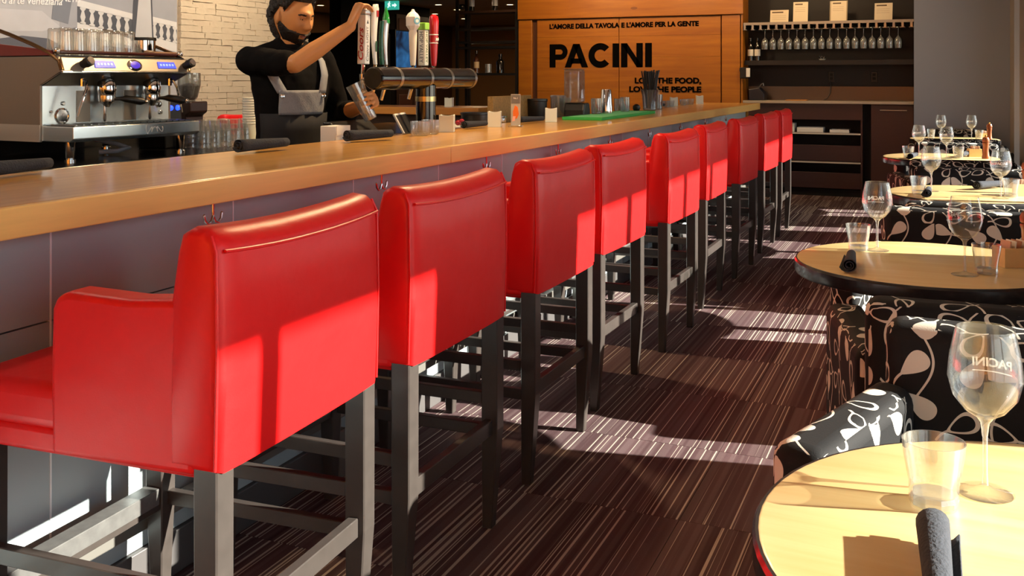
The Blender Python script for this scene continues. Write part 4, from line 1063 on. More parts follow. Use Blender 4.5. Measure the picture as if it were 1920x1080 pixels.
# square frosted holders along the bar
def make_votive():
    t = thing('square_holder', 'x', 'candle holder', (0, 0, 0), 0, 'square frosted holders along the bar')
    w = 0.036; h_ = 0.088; n = 8
    def rect(s, k):
        pts = []
        for side in range(4):
            for q in range(n):
                f = -1 + 2 * q / n
                p = [(f, -1), (1, f), (-f, 1), (-1, -f)][side]
                z = (h_ - 0.006 * (1 - f * f)) if k else 0.0
                pts.append((p[0] * s, p[1] * s, z))
        return pts
    A = rect(w, 0); B = rect(w, 1); C = rect(w - 0.006, 1); D = [(x, y, 0.012) for x, y, z in rect(w - 0.006, 0)]
    MB().rings([A, B, C, D]).build('holder', FROST, t, 30)
    MB().box(-0.038, 0.038, -0.038, 0.038, -0.0, 0.003).build('clear_foot', GLASSBASE, t, 0)
    return t
vot0 = make_votive()
for x, y, lab in ((-2.262, 4.42, 'white square holder right of the beer tower foot'), (-2.262, 5.00, 'white square holder left of the small drink card'), (-2.195, 5.70, 'white square holder right of the small drink card'), (-2.34, 7.75, 'white square holder behind the steel shaker'), (-2.36, 9.45, 'white square holder below the sign lettering'), (-2.33, 10.45, 'white square holder nearest the far end of the bar')):
    put(vot0, x, y, lab, 0.35, BT + 0.0002)
for x, y, lab in ((-4.25, 8.35, 'small square holder on the counter behind the taps'),): put(vot0, x, y, lab, 0.2, 1.0702)
# rolled napkins on the bar
for x, y, rz, sc, lab in ((-2.335, 1.955, 1.62, 1.35, 'black rolled napkin on the bar at the left photo edge'), (-2.275, 2.96, 1.45, 1.45, 'black rolled napkin on the bar in front of the bartender'), (-2.24, 3.64, 1.25, 1.45, 'black rolled napkin on the bar below the poured glass'), (-2.29, 4.80, 1.4, 1.2, 'black rolled napkin between the two square holders'), (-2.26, 5.53, 1.2, 1.2, 'black rolled napkin just right of the small drink card'), (-2.32, 6.02, 1.7, 1.2, 'black rolled napkin beside the green bar mat'), (-2.34, 8.9, 1.6, 1.2, 'black rolled napkin right of the straw jar')):
    t = put(roll0, x, y, lab, rz, BT + 0.0002, 'black napkin rolls on the bar'); t.scale = (sc, sc, sc)
# ribbed mug and ribbed cup
def ribbed(name, lab, cat, loc, r, h_, handle_=True):
    t = thing(name, lab, cat, loc)
    rr = []
    for r_, z in ((r * .8, 0), (r * .9, .004), (r, h_ * .3), (r * 1.03, h_), (r * .96, h_), (r * .9, h_ * .3), (r * .75, .008)):
        rr.append([(r_ * (1 + 0.035 * math.cos(a * 16)) * math.cos(a), r_ * (1 + 0.035 * math.cos(a * 16)) * math.sin(a), z) for a in [2 * PI * q / 96 for q in range(96)]])
    MB().rings(rr).build('ribbed_wall', CUPPLASTIC, t, 60)
    if handle_: MB().tube([(0, -r * .95, h_ * .85), (0, -r * 1.5, h_ * .8), (0, -r * 1.62, h_ * .45), (0, -r * 1.2, h_ * .15), (0, -r * .9, h_ * .12)], 0.005, 8).build('handle', CUPPLASTIC, t)
    return t
ribbed('glass_mug', 'ribbed clear mug with handle at the beer tower foot', 'mug', (-2.235, 4.09, BT + 0.0002), 0.043, 0.068)
ribbed('glass_cup', 'ribbed clear cup between the mug and the first square holder', 'cup', (-2.255, 4.23, BT + 0.0002), 0.04, 0.07, False)
# drink card
dc = thing('drink_card', 'small upright drink card with orange picture on a clear foot', 'card', (-2.16, 5.06, BT + 0.0002), 0.25)
box('clear_foot', GLASSBASE, -0.04, 0.04, -0.025, 0.025, 0, 0.008, dc, 0.002)
box('card', pm('card_grey', 'a8a8a6', 0.3), -0.027, 0.027, -0.002, 0.002, 0.008, 0.182, dc)
box('heading', pm('card_dark', '6a6a6c', 0.4), -0.025, 0.025, -0.0028, -0.002, 0.13, 0.178, dc)
lettering('heading_text', 'No.1', TXTW, frame((-0.012, -0.0031, 0.155), (1, 0, 0), (0, 0, 1)), dc, width=0.024, size=0.1, bold=0.01, extrude=0.0)
MB().prism([(-0.014, 0.0), (0.006, -0.005), (0.018, 0.02), (0.012, 0.06), (-0.004, 0.07), (-0.016, 0.035)], 0.0006, frame((0, -0.002, 0.05), (1, 0, 0), (0, 0, 1))).build('orange_picture', pm('print_orange', 'e07030', 0.4), dc, 0)
MB().prism([(-0.02, 0.0), (-0.004, 0.004), (0.0, 0.03), (-0.016, 0.028)], 0.0008, frame((0, -0.002, 0.03), (1, 0, 0), (0, 0, 1))).build('pink_picture', pm('print_pink', 'e8b0a8', 0.4), dc, 0)
# green mat, shaker, glasses
gm = thing('bar_mat', 'bright green bar mat lying near the front of the bar', 'mat', (-2.12, 6.72, BT + 0.0002), 0.02)
GM = pm('mat_green', '2fae4c', 0.5)
MB().box(-0.135, 0.135, -0.70, 0.70, 0, 0.012).build('tray', GM, gm, 0, 0.003)
for a in ((-0.135, -0.128, -0.70, 0.70), (0.128, 0.135, -0.70, 0.70), (-0.128, 0.128, -0.70, -0.693), (-0.128, 0.128, 0.693, 0.70)): box('raised_rim', GM, a[0], a[1], a[2], a[3], 0.012, 0.02, gm)
nub = MB()
for i in range(12):
    for j in range(66): nub.lathe([(0.007, 0.012), (0.005, 0.019)], (-0.115 + 0.021 * i, -0.67 + 0.0206 * j, 0), 5)
tag(nub.build('rubber_nubs', pm('mat_pale', '7fd08a', 0.5), gm, 0), None, None, None, 'stuff')
sh = thing('cocktail_shaker', 'polished steel shaker standing upside down on the green mat', 'shaker', (-2.20, 6.82, BT + 0.0195))
MB().lathe([(0.046, 0), (0.0465, 0.004), (0.045, 0.03), (0.036, 0.165), (0.033, 0.172), (0.001, 0.174)], seg=28).build('cup', CHROME, sh)
MB().lathe([(0.046, 0.0), (0.0485, 0.001), (0.0485, 0.005), (0.046, 0.006)], seg=28, caps=False).build('rim_bead', STEEL, sh)
def cocktail(lab, x, y, z):
    t = thing('cocktail_glass', lab, 'glass', (x, y, z), 0, 'glasses by the shaker')
    MB().lathe([(0.03, 0), (0.034, 0.004), (0.037, 0.05), (0.036, 0.11), (0.034, 0.11), (0.035, 0.05), (0.031, 0.012)], seg=24).build('glass_wall', TINTED, t)
    MB().lathe([(0.028, 0.002), (0.031, 0.006), (0.03, 0.014)], seg=24).build('thick_base', GLASSBASE, t)
cocktail('clear glass just left of the steel shaker', -2.21, 6.62, BT + 0.0195)
cocktail('clear glass just right of the steel shaker', -2.16, 7.15, BT + 0.0195)
cocktail('clear glass behind the right end of the green mat', -2.31, 7.48, BT + 0.0002)
tag(MB().lathe([(0.001, 0), (0.022, 0.003), (0.03, 0.02), (0.028, 0.04), (0.012, 0.052), (0.001, 0.053)], seg=16).build('black_stopper', BLACK, None, loc=(-2.13, 7.36, BT + 0.0195)), 'round black stopper on the right end of the green mat', 'stopper')
# straw jar
sj = thing('straw_jar', 'clear jar bristling with black straws below the sign', 'jar', (-2.235, 8.12, BT + 0.0002))
MB().lathe([(0.05, 0), (0.056, 0.005), (0.058, 0.04), (0.064, 0.12), (0.078, 0.175), (0.075, 0.176), (0.061, 0.12), (0.055, 0.04), (0.052, 0.012)], seg=28).build('glass_wall', TINTED, sj)
MB().lathe([(0.047, 0.003), (0.052, 0.008), (0.05, 0.016)], seg=20).build('thick_base', GLASSBASE, sj)
rs = random.Random(11)
for k in range(22):
    a = rs.uniform(0, 2 * PI); r0 = rs.uniform(0, 0.035); r1 = rs.uniform(0.02, 0.085)
    MB().cyl((r0 * math.cos(a), r0 * math.sin(a), 0.02), (r1 * math.cos(a), r1 * math.sin(a), 0.33 + rs.uniform(-0.01, 0.015)), 0.0065, None, 8).build('straw', BLACK, sj)
uj = thing('stirrer_jar', 'clear jar of pale wooden stirrers behind the straw jar', 'jar', (-2.25, 8.40, BT + 0.0002))
MB().lathe([(0.045, 0), (0.05, 0.005), (0.055, 0.13), (0.052, 0.13), (0.046, 0.012)], seg=24).build('glass_wall', TINTED, uj)
for k in range(14):
    a = rs.uniform(0, 2 * PI); r0 = rs.uniform(0, 0.03); r1 = rs.uniform(0.01, 0.05)
    MB().cyl((r0 * math.cos(a), r0 * math.sin(a), 0.012), (r1 * math.cos(a), r1 * math.sin(a), 0.16 + rs.uniform(-0.02, 0.02)), 0.004, None, 6).build('stirrer', pm('pale_stick', 'd8b88a', 0.6), uj)
for k, (x, y) in enumerate(((-2.33, 9.05), (-2.33, 9.2), (-2.34, 9.75), (-2.36, 9.95), (-2.35, 10.12))):
    t = thing('shot_glass', ORD[k] + ' small clear glass from the left behind the far square holders', 'glass', (x, y, BT + 0.0002), 0, 'small glasses at the far end of the bar')
    MB().lathe([(0.028, 0), (0.03, 0.004), (0.04, 0.06), (0.038, 0.06), (0.028, 0.012)], seg=18).build('glass_wall', CUPPLASTIC, t)
    MB().lathe([(0.026, 0.002), (0.028, 0.006), (0.027, 0.012)], seg=18).build('thick_base', GLASSBASE, t)
# acrylic dispenser
ad = thing('water_dispenser', 'clear acrylic dispenser on a black base behind the green mat', 'dispenser', (-2.325, 6.50, BT + 0.0002))
MB().prism([(-0.07, 0), (0.07, 0), (0.07, 0.05), (0.05, 0.10), (-0.05, 0.10), (-0.07, 0.05)], 0.15, frame((0.05, -0.075, 0), (0, 1, 0), (0, 0, 1)) @ Matrix.Translation((0.075, 0, -0.11))).build('black_base', BLACK, ad, 0, 0.012, 3)
box('logo_plate', pm('logo_pale', '9aa6d8', 0.3), 0.0505, 0.052, -0.02, 0.02, 0.045, 0.055, ad)
MB().box(-0.06, 0.05, -0.065, 0.075, 0.10, 0.33).build('acrylic_tank', TINTED, ad, 40, 0.012, 3)
MB().box(-0.062, 0.052, -0.067, 0.077, 0.33, 0.338).build('lid', TINTED, ad, 40, 0.003)
# things standing on the station behind the bar
def pot(name, lab, cat, x, y, r, h_, mat, z=1.0002):
    t = thing(name, lab, cat, (x, y, z))
    MB().lathe([(r * .85, 0), (r * .9, .006), (r, h_ * .9), (r * 1.05, h_ * .92), (r * 1.05, h_), (r * .95, h_), (r * .9, h_ * .8), (r * .8, .012)], seg=22).build('wall', mat, t)
    MB().lathe([(r * .8, 0.012), (r * .8, 0.014)], seg=22).build('bottom', mat, t)
pot('ice_tub', 'black round tub behind the second square holder', 'tub', -2.5, 5.25, 0.085, 0.14, BLACK)
pot('ice_tub', 'black round tub right of the speckled board', 'tub', -2.53, 6.30, 0.07, 0.20, BLACK)
pot('glass_pitcher', 'bluish clear pitcher behind the third square holder', 'pitcher', -2.47, 6.55, 0.055, 0.22, TINTED)
pot('glass_pitcher', 'second bluish clear pitcher left of the dispenser', 'pitcher', -2.48, 6.70, 0.05, 0.20, TINTED)
pot('steel_cup', 'short steel cup behind the drink card', 'cup', -2.46, 5.52, 0.04, 0.11, STEEL)
sb = tag(MB().box(-0.02, 0.02, -0.34, 0.30, 0, 0.225).build('speckled_board', pm('cork_speckle', '8a6a3a', 0.6, noise=0.6, nscale=70), None, 0, 0.003, loc=(-2.60, 6.02, 1.0002)), 'brown speckled board leaning behind the drink card', 'board')
gt = thing('garnish_tray', 'white garnish tray with red cherries behind the napkin roll', 'tray', (-2.52, 4.98, 1.0002))
box('tray', WHITE, -0.06, 0.06, -0.17, 0.13, 0, 0.075, gt, 0.006)
rs = random.Random(2)
for k in range(12): MB().sphere((rs.uniform(-0.045, 0.045), rs.uniform(-0.13, 0.05), 0.088 + rs.uniform(0, 0.015)), 0.016, 10, 8).build('cherry', pm('cherry_red', '8a1020', 0.25, coat=0.5), gt)
tb = thing('tablet', 'white framed tablet propped beside the beer tower', 'tablet', (-2.50, 4.52, 1.0002), 0.3)
M = Matrix.Rotation(-0.5, 4, 'Y')
MB().box(-0.006, 0.006, -0.13, 0.13, 0.0, 0.18, M).build('frame', WHITE, tb, 0, 0.004)
MB().box(0.006, 0.0075, -0.12, 0.12, 0.012, 0.168, M).build('screen', MATTBLACK, tb, 0)
box('stand', BLACK, -0.08, 0.0, -0.04, 0.04, 0, 0.012, tb)
po = thing('till_terminal', 'black till terminal below the bartender hands', 'till', (-2.52, 3.98, 1.0002))
MB().prism([(-0.07, 0), (0.09, 0), (0.09, 0.03), (-0.03, 0.14), (-0.07, 0.14)], 0.34, frame((0, 0.17, 0), (1, 0, 0), (0, 0, 1))).build('housing', BLACK, po, 0, 0.006)
box('white_edge', WHITE, 0.091, 0.094, -0.16, 0.16, 0.008, 0.02, po)
wb = thing('paper_box', 'small white paper box beside the bartender apron', 'box', (-2.46, 3.72, 1.0002))
box('carton', WHITE, -0.04, 0.04, -0.06, 0.06, 0, 0.13, wb, 0.003); box('flap', pm('flap_white', 'dedbd2', 0.6), 0.04, 0.042, -0.055, 0.055, 0.09, 0.13, wb)

# ------------------------------------------------------------------ espresso machine
em = thing('espresso_machine', 'two group espresso machine with polished front on the back counter', 'coffee machine', (-3.65, 3.45, 0.9852), math.radians(-4))
SIDE = pm('machine_side', '84776a', 0.4, 0.55)
for x in (-0.24, 0.27):
    for y in (-0.31, 0.31): MB().lathe([(0.024, 0), (0.024, 0.008), (0.016, 0.012), (0.019, 0.016), (0.021, 0.085)], (x, y, 0), 16).build('foot', CHROME, em)
prof = [(-0.32, 0.082), (0.15, 0.082), (0.15, 0.325), (0.285, 0.385), (0.262, 0.448), (-0.32, 0.448)]
for y in (-0.365, 0.353): MB().prism(prof, 0.012, frame((0, y + 0.012, 0), (1, 0, 0), (0, 0, 1))).build('side_panel', SIDE, em, 0, 0.003)
for y in (-0.367, 0.355): box('lower_trim', pm('machine_trim', 'bdb6ac', 0.35, 0.6), -0.32, 0.15, y, y + 0.012, 0.082, 0.155, em)
box('body', MATTBLACK, -0.315, 0.135, -0.352, 0.352, 0.085, 0.44, em)
POLISH = pm('polished_steel', 'd8e2e6', 0.26, 0.85)
box('front_panel', POLISH, 0.135, 0.148, -0.352, 0.352, 0.085, 0.325, em)
MB().prism([(0.148, 0.322), (0.279, 0.382), (0.279, 0.388), (0.148, 0.36)], 0.704, frame((0, 0.352, 0), (1, 0, 0), (0, 0, 1))).build('hood_underside', BLACK, em, 0)
cp = MB().prism([(0.272, 0.386), (0.286, 0.386), (0.264, 0.446), (0.20, 0.446), (0.20, 0.43)], 0.704, frame((0, 0.352, 0), (1, 0, 0), (0, 0, 1))).build('control_panel', pm('panel_taupe', '8e867c', 0.35, 0.5), em, 0, 0.003)
CPF = lambda y, z: frame((0.2875 - (z - 0.386) * 0.36, y, z), (0, 1, 0), (-0.35, 0, 1))
LEDBLUE = pm('blue_display', '1a2a8a', 0.3, emis='3a50f0', estr=1.3)
for y0, w in ((-0.19, 0.11), (0.165, 0.11)):
    MB().prism([(0, 0), (w, 0), (w - 0.008, 0.03), (0.002, 0.032)], 0.002, CPF(y0, 0.402)).build('blue_display', LEDBLUE, cp, 0)
    for q in range(5): MB().prism([(0, 0), (0.012, 0), (0.011, 0.011), (0, 0.011)], 0.001, CPF(y0 + 0.012 + 0.018 * q, 0.412) @ Matrix.Translation((0, 0, 0.002))).build('button', pm('led_pale', '6a86ff', 0.3, emis='7a90ff', estr=1.4), cp, 0)
MB().lathe([(0.001, 0.004), (0.028, 0.004), (0.034, 0.0), (0.034, -0.004), (0.001, -0.004)], seg=28, M=CPF(0.03, 0.415) @ Matrix.Diagonal((1.25, 0.8, 1, 1))).build('dial_ring', CHROME, cp)
MB().lathe([(0.001, 0.006), (0.022, 0.005), (0.022, 0.0)], seg=24, M=CPF(0.03, 0.415) @ Matrix.Diagonal((1.25, 0.8, 1, 1))).build('dial_display', pm('dial_violet', '241060', 0.2, emis='4a30d0', estr=0.9), cp)
for y in (-0.25, 0.335):
    k_ = MB().lathe([(0.018, 0.0), (0.018, 0.02), (0.022, 0.022), (0.022, 0.05), (0.018, 0.053)], seg=18, M=CPF(y, 0.415)).build('knob', BLACK, em)
    MB().lathe([(0.016, 0.053), (0.015, 0.056)], seg=16, M=CPF(y, 0.415)).build('knob_cap', CHROME, k_)
MB().box(0.262, 0.29, -0.36, 0.36, 0.377, 0.386).build('front_lip', STEEL, em, 0, 0.002)
# top tray with red sides and gallery rail
box('cup_tray', BLACK, -0.31, 0.245, -0.355, 0.355, 0.448, 0.455, em)
REDS = pm('machine_red', '5e140c', 0.35, coat=0.3)
for y in (-0.365, 0.353):
    MB().prism([(-0.32, 0.452), (0.23, 0.452), (0.215, 0.475), (-0.32, 0.525)], 0.012, frame((0, y + 0.012, 0), (1, 0, 0), (0, 0, 1))).build('red_side', REDS, em, 0, 0.002)
    MB().tube([(-0.32, y + 0.006, 0.60), (-0.2, y + 0.006, 0.585), (-0.05, y + 0.006, 0.545), (0.10, y + 0.006, 0.50), (0.20, y + 0.006, 0.465), (0.262, y + 0.006, 0.43), (0.28, y + 0.006, 0.39)], 0.009, 10).build('gallery_rail', pm('rail_bronze', '7a5a3a', 0.22, 0.9), em)
MB().tube([(0.222, -0.36, 0.468), (0.222, 0.36, 0.468)], 0.008, 10).build('front_rail', pm('rail_dark_red', '3a0c08', 0.25, coat=0.4), em)
for y in (-0.345, 0.345): MB().sphere((0.232, y, 0.472), 0.016, 12, 8).build('rail_finial', CHROME, em)
# drip tray
dt = MB().prism([(0.06, 0.085), (0.33, 0.085), (0.352, 0.098), (0.35, 0.15), (0.06, 0.15)], 0.715, frame((0, 0.357, 0), (1, 0, 0), (0, 0, 1))).build('drip_tray', POLISH, em, 0, 0.004)
box('tray_grid', pm('grid_dark', '5a5c5c', 0.3, 0.9), 0.16, 0.335, -0.34, 0.34, 0.15, 0.154, dt)
for k in range(18): box('grid_bar', STEEL, 0.165, 0.33, -0.33 + 0.038 * k, -0.322 + 0.038 * k, 0.154, 0.158, dt)
scr = [(0.3525, 0.03 + 0.011 * t - 0.008 * math.sin(t * 2.2), 0.122 + 0.012 * math.cos(t * 2.9) * (1 if t > 1.2 else 1.6)) for t in [k * 0.22 for k in range(42)]]
MB().tube(scr, 0.0012, 5).build('script_mark', WHITE, dt)
# groups
for y in (-0.06, 0.20):
    g = MB().lathe([(0.03, 0.355), (0.04, 0.34), (0.042, 0.30), (0.038, 0.285), (0.034, 0.27)], (0.20, y, 0), 22).build('group_head', CHROME, em)
    MB().lathe([(0.036, 0.285), (0.039, 0.275), (0.036, 0.25), (0.02, 0.24), (0.012, 0.225)], (0.20, y, 0), 22).build('portafilter', STEEL, g)
    d = Vector((0.5, 0.86, 0)) if y < 0 else Vector((0.8, 0.5, 0))
    p0 = Vector((0.20, y, 0.262))
    MB().tube([p0 + d * 0.035, p0 + d * 0.06, p0 + d * 0.08, p0 + d * 0.15 + Vector((0, 0, -0.012)), p0 + d * 0.165 + Vector((0, 0, -0.014))], [0.008, 0.009, 0.016, 0.019, 0.012], 12).build('portafilter_handle', BLACK, g)
    MB().sphere(p0 + d * 0.172 + Vector((0, 0, -0.014)), 0.011, 10, 8).build('handle_cap', CHROME, g)
    box('group_reflection', pm('reflection_taupe', '8a8278', 0.3, 0.7), 0.148, 0.152, y - 0.12, y - 0.05, 0.16, 0.30, em)  # taupe block painted on the panel as the group head's reflection
    MB().lathe([(0.004, 0.16), (0.008, 0.17), (0.003, 0.24)], (0.20, y - 0.012, 0), 8).build('spout', STEEL, g)
for y, sy in ((-0.20, -1), (0.30, 1)):
    MB().tube([(0.20, y, 0.35), (0.235, y, 0.345), (0.25, y + 0.01 * sy, 0.31), (0.245, y + 0.03 * sy, 0.25), (0.24, y + 0.05 * sy, 0.19)], 0.006, 8).build('steam_wand', CHROME, em)
    MB().cyl((0.21, y, 0.355), (0.21, y, 0.32), 0.011, None, 10).build('steam_valve', CHROME, em)
MB().lathe([(0.034, 0.0), (0.036, 0.004), (0.03, 0.006), (0.028, 0.003), (0.001, 0.003)], seg=28, M=frame((0.148, -0.255, 0.19), (0, 1, 0), (0, 0, 1))).build('gauge', CHROME, em)
for y, z, r in ((-0.31, 0.21, 0.006), (-0.25, 0.245, 0.009), (0.29, 0.23, 0.016), (0.33, 0.255, 0.008), (0.30, 0.19, 0.010)): MB().lathe([(r, 0), (r, 0.006), (r * .7, 0.008)], seg=12, M=frame((0.148, y, z), (0, 1, 0), (0, 0, 1))).build('front_screw', STEEL, em)
MB().tube([(0.05, 0.0, 0.07), (0.12, 0.06, 0.05), (0.16, 0.10, 0.03), (0.15, 0.04, 0.018), (0.10, -0.02, 0.015)], 0.011, 10).build('drain_hose', pm('hose_grey', '8a8a90', 0.4), em)
# glasses on top of the machine
lg = thing('latte_glass', 'x', 'glass', (0, 0, 0), 0, 'latte glasses on top of the coffee machine')
MB().lathe([(0.030, 0.0), (0.034, 0.002), (0.033, 0.03), (0.0285, 0.10), (0.030, 0.112), (0.026, 0.12), (0.001, 0.121)], seg=20).build('glass_wall', thin_glass('latte_glass', (0.93, 0.92, 0.88), 0.04, 1.8, 0.10), lg)
MB().lathe([(0.033, 0.0), (0.0355, 0.001), (0.0355, 0.004), (0.033, 0.005)], seg=20, caps=False).build('rim_bead', MATS['latte_glass'], lg)
n = 0
for r_ in range(2):
    for k in range(6):
        t = lg if n == 0 else dup(lg)
        t.location = (-3.50 - 0.085 * r_, 3.185 + 0.073 * k + 0.02 * r_, 0.9852 + 0.4552)
        t['label'] = ORD[k] + ' upturned latte glass from the left in the ' + ('front' if r_ == 0 else 'back') + ' row on the coffee machine'
        n += 1
cn = thing('steel_canister', 'steel canister with black lid on the right of the coffee machine', 'canister', (-3.55, 3.70, 0.9852 + 0.4552))
MB().lathe([(0.055, 0), (0.056, 0.004), (0.056, 0.085)], seg=26).build('can', CHROME, cn)
MB().lathe([(0.059, 0.083), (0.06, 0.09), (0.058, 0.098), (0.001, 0.10)], seg=26).build('lid', BLACK, cn)
bx = thing('sugar_box', 'low brown box beneath the canister on the coffee machine', 'box', (-3.455, 3.72, 0.9852 + 0.4552))
box('carton', pm('box_brown', '8a6a50', 0.6), -0.03, 0.03, -0.08, 0.07, 0, 0.025, bx, 0.003); box('lid_edge', pm('box_lid', '9a7a5e', 0.6), -0.032, 0.032, -0.082, 0.072, 0.019, 0.027, bx)
# grinder with bean hopper, blue lit device
gd = thing('coffee_grinder', 'black coffee grinder with bean hopper right of the coffee machine', 'grinder', (-3.78, 4.28, 0.9852))
MB().prism([(-0.09, 0), (0.10, 0), (0.10, 0.02), (0.04, 0.05), (0.04, 0.15), (0.07, 0.17), (0.07, 0.23), (-0.09, 0.23)], 0.14, frame((0, 0.07, 0), (1, 0, 0), (0, 0, 1))).build('body', pm('grinder_dark', '2a1612', 0.35), gd, 0, 0.008)
MB().lathe([(0.03, 0.23), (0.045, 0.25), (0.062, 0.32), (0.06, 0.385), (0.058, 0.385), (0.06, 0.32), (0.042, 0.252)], seg=24).build('hopper', TINTED, gd)
MB().lathe([(0.028, 0.235), (0.042, 0.255), (0.056, 0.315), (0.03, 0.325), (0.001, 0.33)], seg=20).build('beans', pm('bean_brown', '3a1a0a', 0.5, noise=0.5, nscale=80, bump=0.8, bscale=120), gd)
md_ = thing('milk_cooler', 'small black device with blue lights beside the coffee machine', 'appliance', (-3.66, 3.93, 0.9852))
box('case', BLACK, -0.09, 0.09, -0.06, 0.06, 0, 0.27, md_, 0.008)
for y in (-0.025, 0.025): MB().sphere((0.092, y, 0.205), 0.014, 10, 8).build('blue_light', pm('led_blue', '1030ff', 0.3, emis='2040ff', estr=4.0), md_)
# plastic cups in upturned stacks
cup_me = MB().lathe([(0.036, 0.0), (0.038, 0.001), (0.0375, 0.004), (0.036, 0.005), (0.029, 0.085), (0.027, 0.088), (0.001, 0.088)], seg=18).mesh('cup_wall', CUPPLASTIC)
band_me = MB().lathe([(0.0345, 0.03), (0.035, 0.032), (0.0345, 0.036)], seg=18, caps=False).mesh('ridge', CUPPLASTIC)
sp_ = [(-3.42, 3.975 + 0.08 * k) for k in range(5)] + [(-3.50, 3.985 + 0.08 * k) for k in range(4)]
for k, (x, y) in enumerate(sp_):
    for q in range(3):
        t = thing('plastic_cup', ('lowest', 'middle', 'topmost')[q] + ' clear cup, ' + (ORD[k] + ' stack of the front row' if k < 5 else ORD[k - 5] + ' stack of the back row') + ' by the coffee machine', 'cup', (x, y, 0.9853 + 0.026 * q), 0, 'upturned plastic cups by the coffee machine')
        place(bpy.data.objects.new('cup_wall', cup_me), t); place(bpy.data.objects.new('ridge', band_me), t)
pc_me = MB().lathe([(0.032, 0.0), (0.045, 0.11), (0.0475, 0.112), (0.0475, 0.116), (0.044, 0.117), (0.041, 0.108), (0.029, 0.006)], seg=22).mesh('cup_wall', pm('paper_cup', 'd8dcd4', 0.35))
for q in range(11):
    t = thing('paper_cup', ORD[q] + ' white cup from the bottom of the tall nested stack by the bartender', 'cup', (-3.40, 4.33, 0.9853 + 0.0135 * q), 0, 'tall nested stack of white cups')
    place(bpy.data.objects.new('cup_wall', pc_me), t)
ck = MB(); bm = ck.bm; g = []
for i in range(13):
    row = []
    for j in range(9):
        u, v = i / 12, j / 8
        e = min(u, 1 - u, v, 1 - v)
        zz = 0.004 + 0.03 * min(1, e * 5) * (0.55 + 0.45 * math.sin(7 * u + 3 * v) * math.cos(5 * v))
        row.append(bm.verts.new((-0.06 + 0.12 * v + 0.01 * math.sin(9 * u), -0.13 + 0.26 * u + 0.01 * math.sin(8 * v), max(0.001, zz))))
    g.append(row)
for i in range(12):
    for j in range(8): bm.faces.new((g[i][j], g[i][j + 1], g[i + 1][j + 1], g[i + 1][j]))
o = ck.build('bar_cloth', pm('cloth_yellow', 'c2c896', 0.9, noise=0.15, nscale=40, bump=0.4, bscale=120), None, 60, loc=(-3.28, 4.27, 0.9853))
o.modifiers.new('thick', 'SOLIDIFY').thickness = 0.003
tag(o, 'crumpled pale yellow bar cloth in front of the stacked cups', 'cloth')
# ------------------------------------------------------------------ the bartender
PX, PY = -2.86, 3.93
pr_ = thing('person', 'bartender in black shirt and apron pulling a beer tap behind the bar', 'person', (PX, PY, 0))
SKIN = pm('skin', 'ba8450', 0.5, noise=0.08, nscale=14)
SHIRT = pm('black_shirt', '060608', 0.9, spec=0.15, noise=0.2, nscale=30, bump=0.25, bscale=18)
TROUSER = pm('black_trouser', '0b0c12', 0.9)
HAIR = pm('dark_hair', '0a0706', 0.6, bump=0.8, bscale=90)
APRON = pm('grey_apron', '858b94', 0.8, noise=0.1, nscale=50, bump=0.2, bscale=150)
APRONDARK = pm('dark_apron', '14161c', 0.85)
P = lambda x, y, z: Vector((x - PX, y - PY, z))
FWD = Vector((0.893, -0.449, 0)).normalized(); LFT = Vector((-FWD.y, FWD.x, 0))
def spline(pts, n=6):
    out = []
    pts = [Vector(p) for p in pts]
    for i in range(len(pts) - 1):
        p0, p1, p2, p3 = pts[max(i - 1, 0)], pts[i], pts[i + 1], pts[min(i + 2, len(pts) - 1)]
        for k in range(n):
            t = k / n
            out.append(0.5 * ((2 * p1) + (p2 - p0) * t + (2 * p0 - 5 * p1 + 4 * p2 - p3) * t * t + (3 * p1 - p0 - 3 * p2 + p3) * t ** 3))
    out.append(pts[-1]); return out
def lerpr(r, n=6):
    o = []
    for i in range(len(r) - 1): o += [r[i] + (r[i + 1] - r[i]) * k / n for k in range(n)]
    return o + [r[-1]]
def limb(mb, pts, rad, seg=14, flat=1.0, up=None): mb.tube(spline(pts), lerpr(rad), seg, True, flat, up, roundcap=True)
def torso(mb, g):
    """stacked ellipses: (z, half width, half depth, forward offset)"""
    rows = [(0.86, .165, .115, 0.0), (0.95, .172, .122, 0.0), (1.05, .155, .11, 0.005), (1.15, .158, .108, 0.008), (1.27, .178, .115, 0.012), (1.36, .185, .112, 0.010), (1.43, .165, .092, 0.0), (1.475, .105, .07, 0.0), (1.50, .066, .06, 0.008)]
    rr = []
    for z, w, d, f in rows:
        rr.append([FWD * (f + (d + g) * math.cos(a)) + LFT * ((w + g) * math.sin(a)) + Vector((0, 0, z)) for a in [2 * PI * q / 28 for q in range(28)]])
    mb.rings(rr)
shR, elR, wrR = P(-2.952, 3.765, 1.425), P(-2.665, 3.705, 1.405), P(-2.478, 3.868, 1.578)
shL, elL, wrL = P(-2.79, 4.09, 1.425), P(-2.715, 4.145, 1.165), P(-2.50, 3.99, 1.205)
body = MB()
torso(body, -0.008)
limb(body, [shR, (shR + elR) / 2 + Vector((0, 0, 0.0)), elR], [.056, .05, .042])
limb(body, [elR, elR + (wrR - elR) * .35, wrR], [.042, .043, .027])
limb(body, [shL, (shL + elL) / 2, elL], [.056, .05, .042])
limb(body, [elL, elL + (wrL - elL) * .35, wrL], [.042, .043, .028])
body.tube([Vector((0, 0, 1.44)), Vector((0, 0, 1.48)) + FWD * 0.012, Vector((0, 0, 1.55)) + FWD * 0.028], [.066, .058, .055], 18)
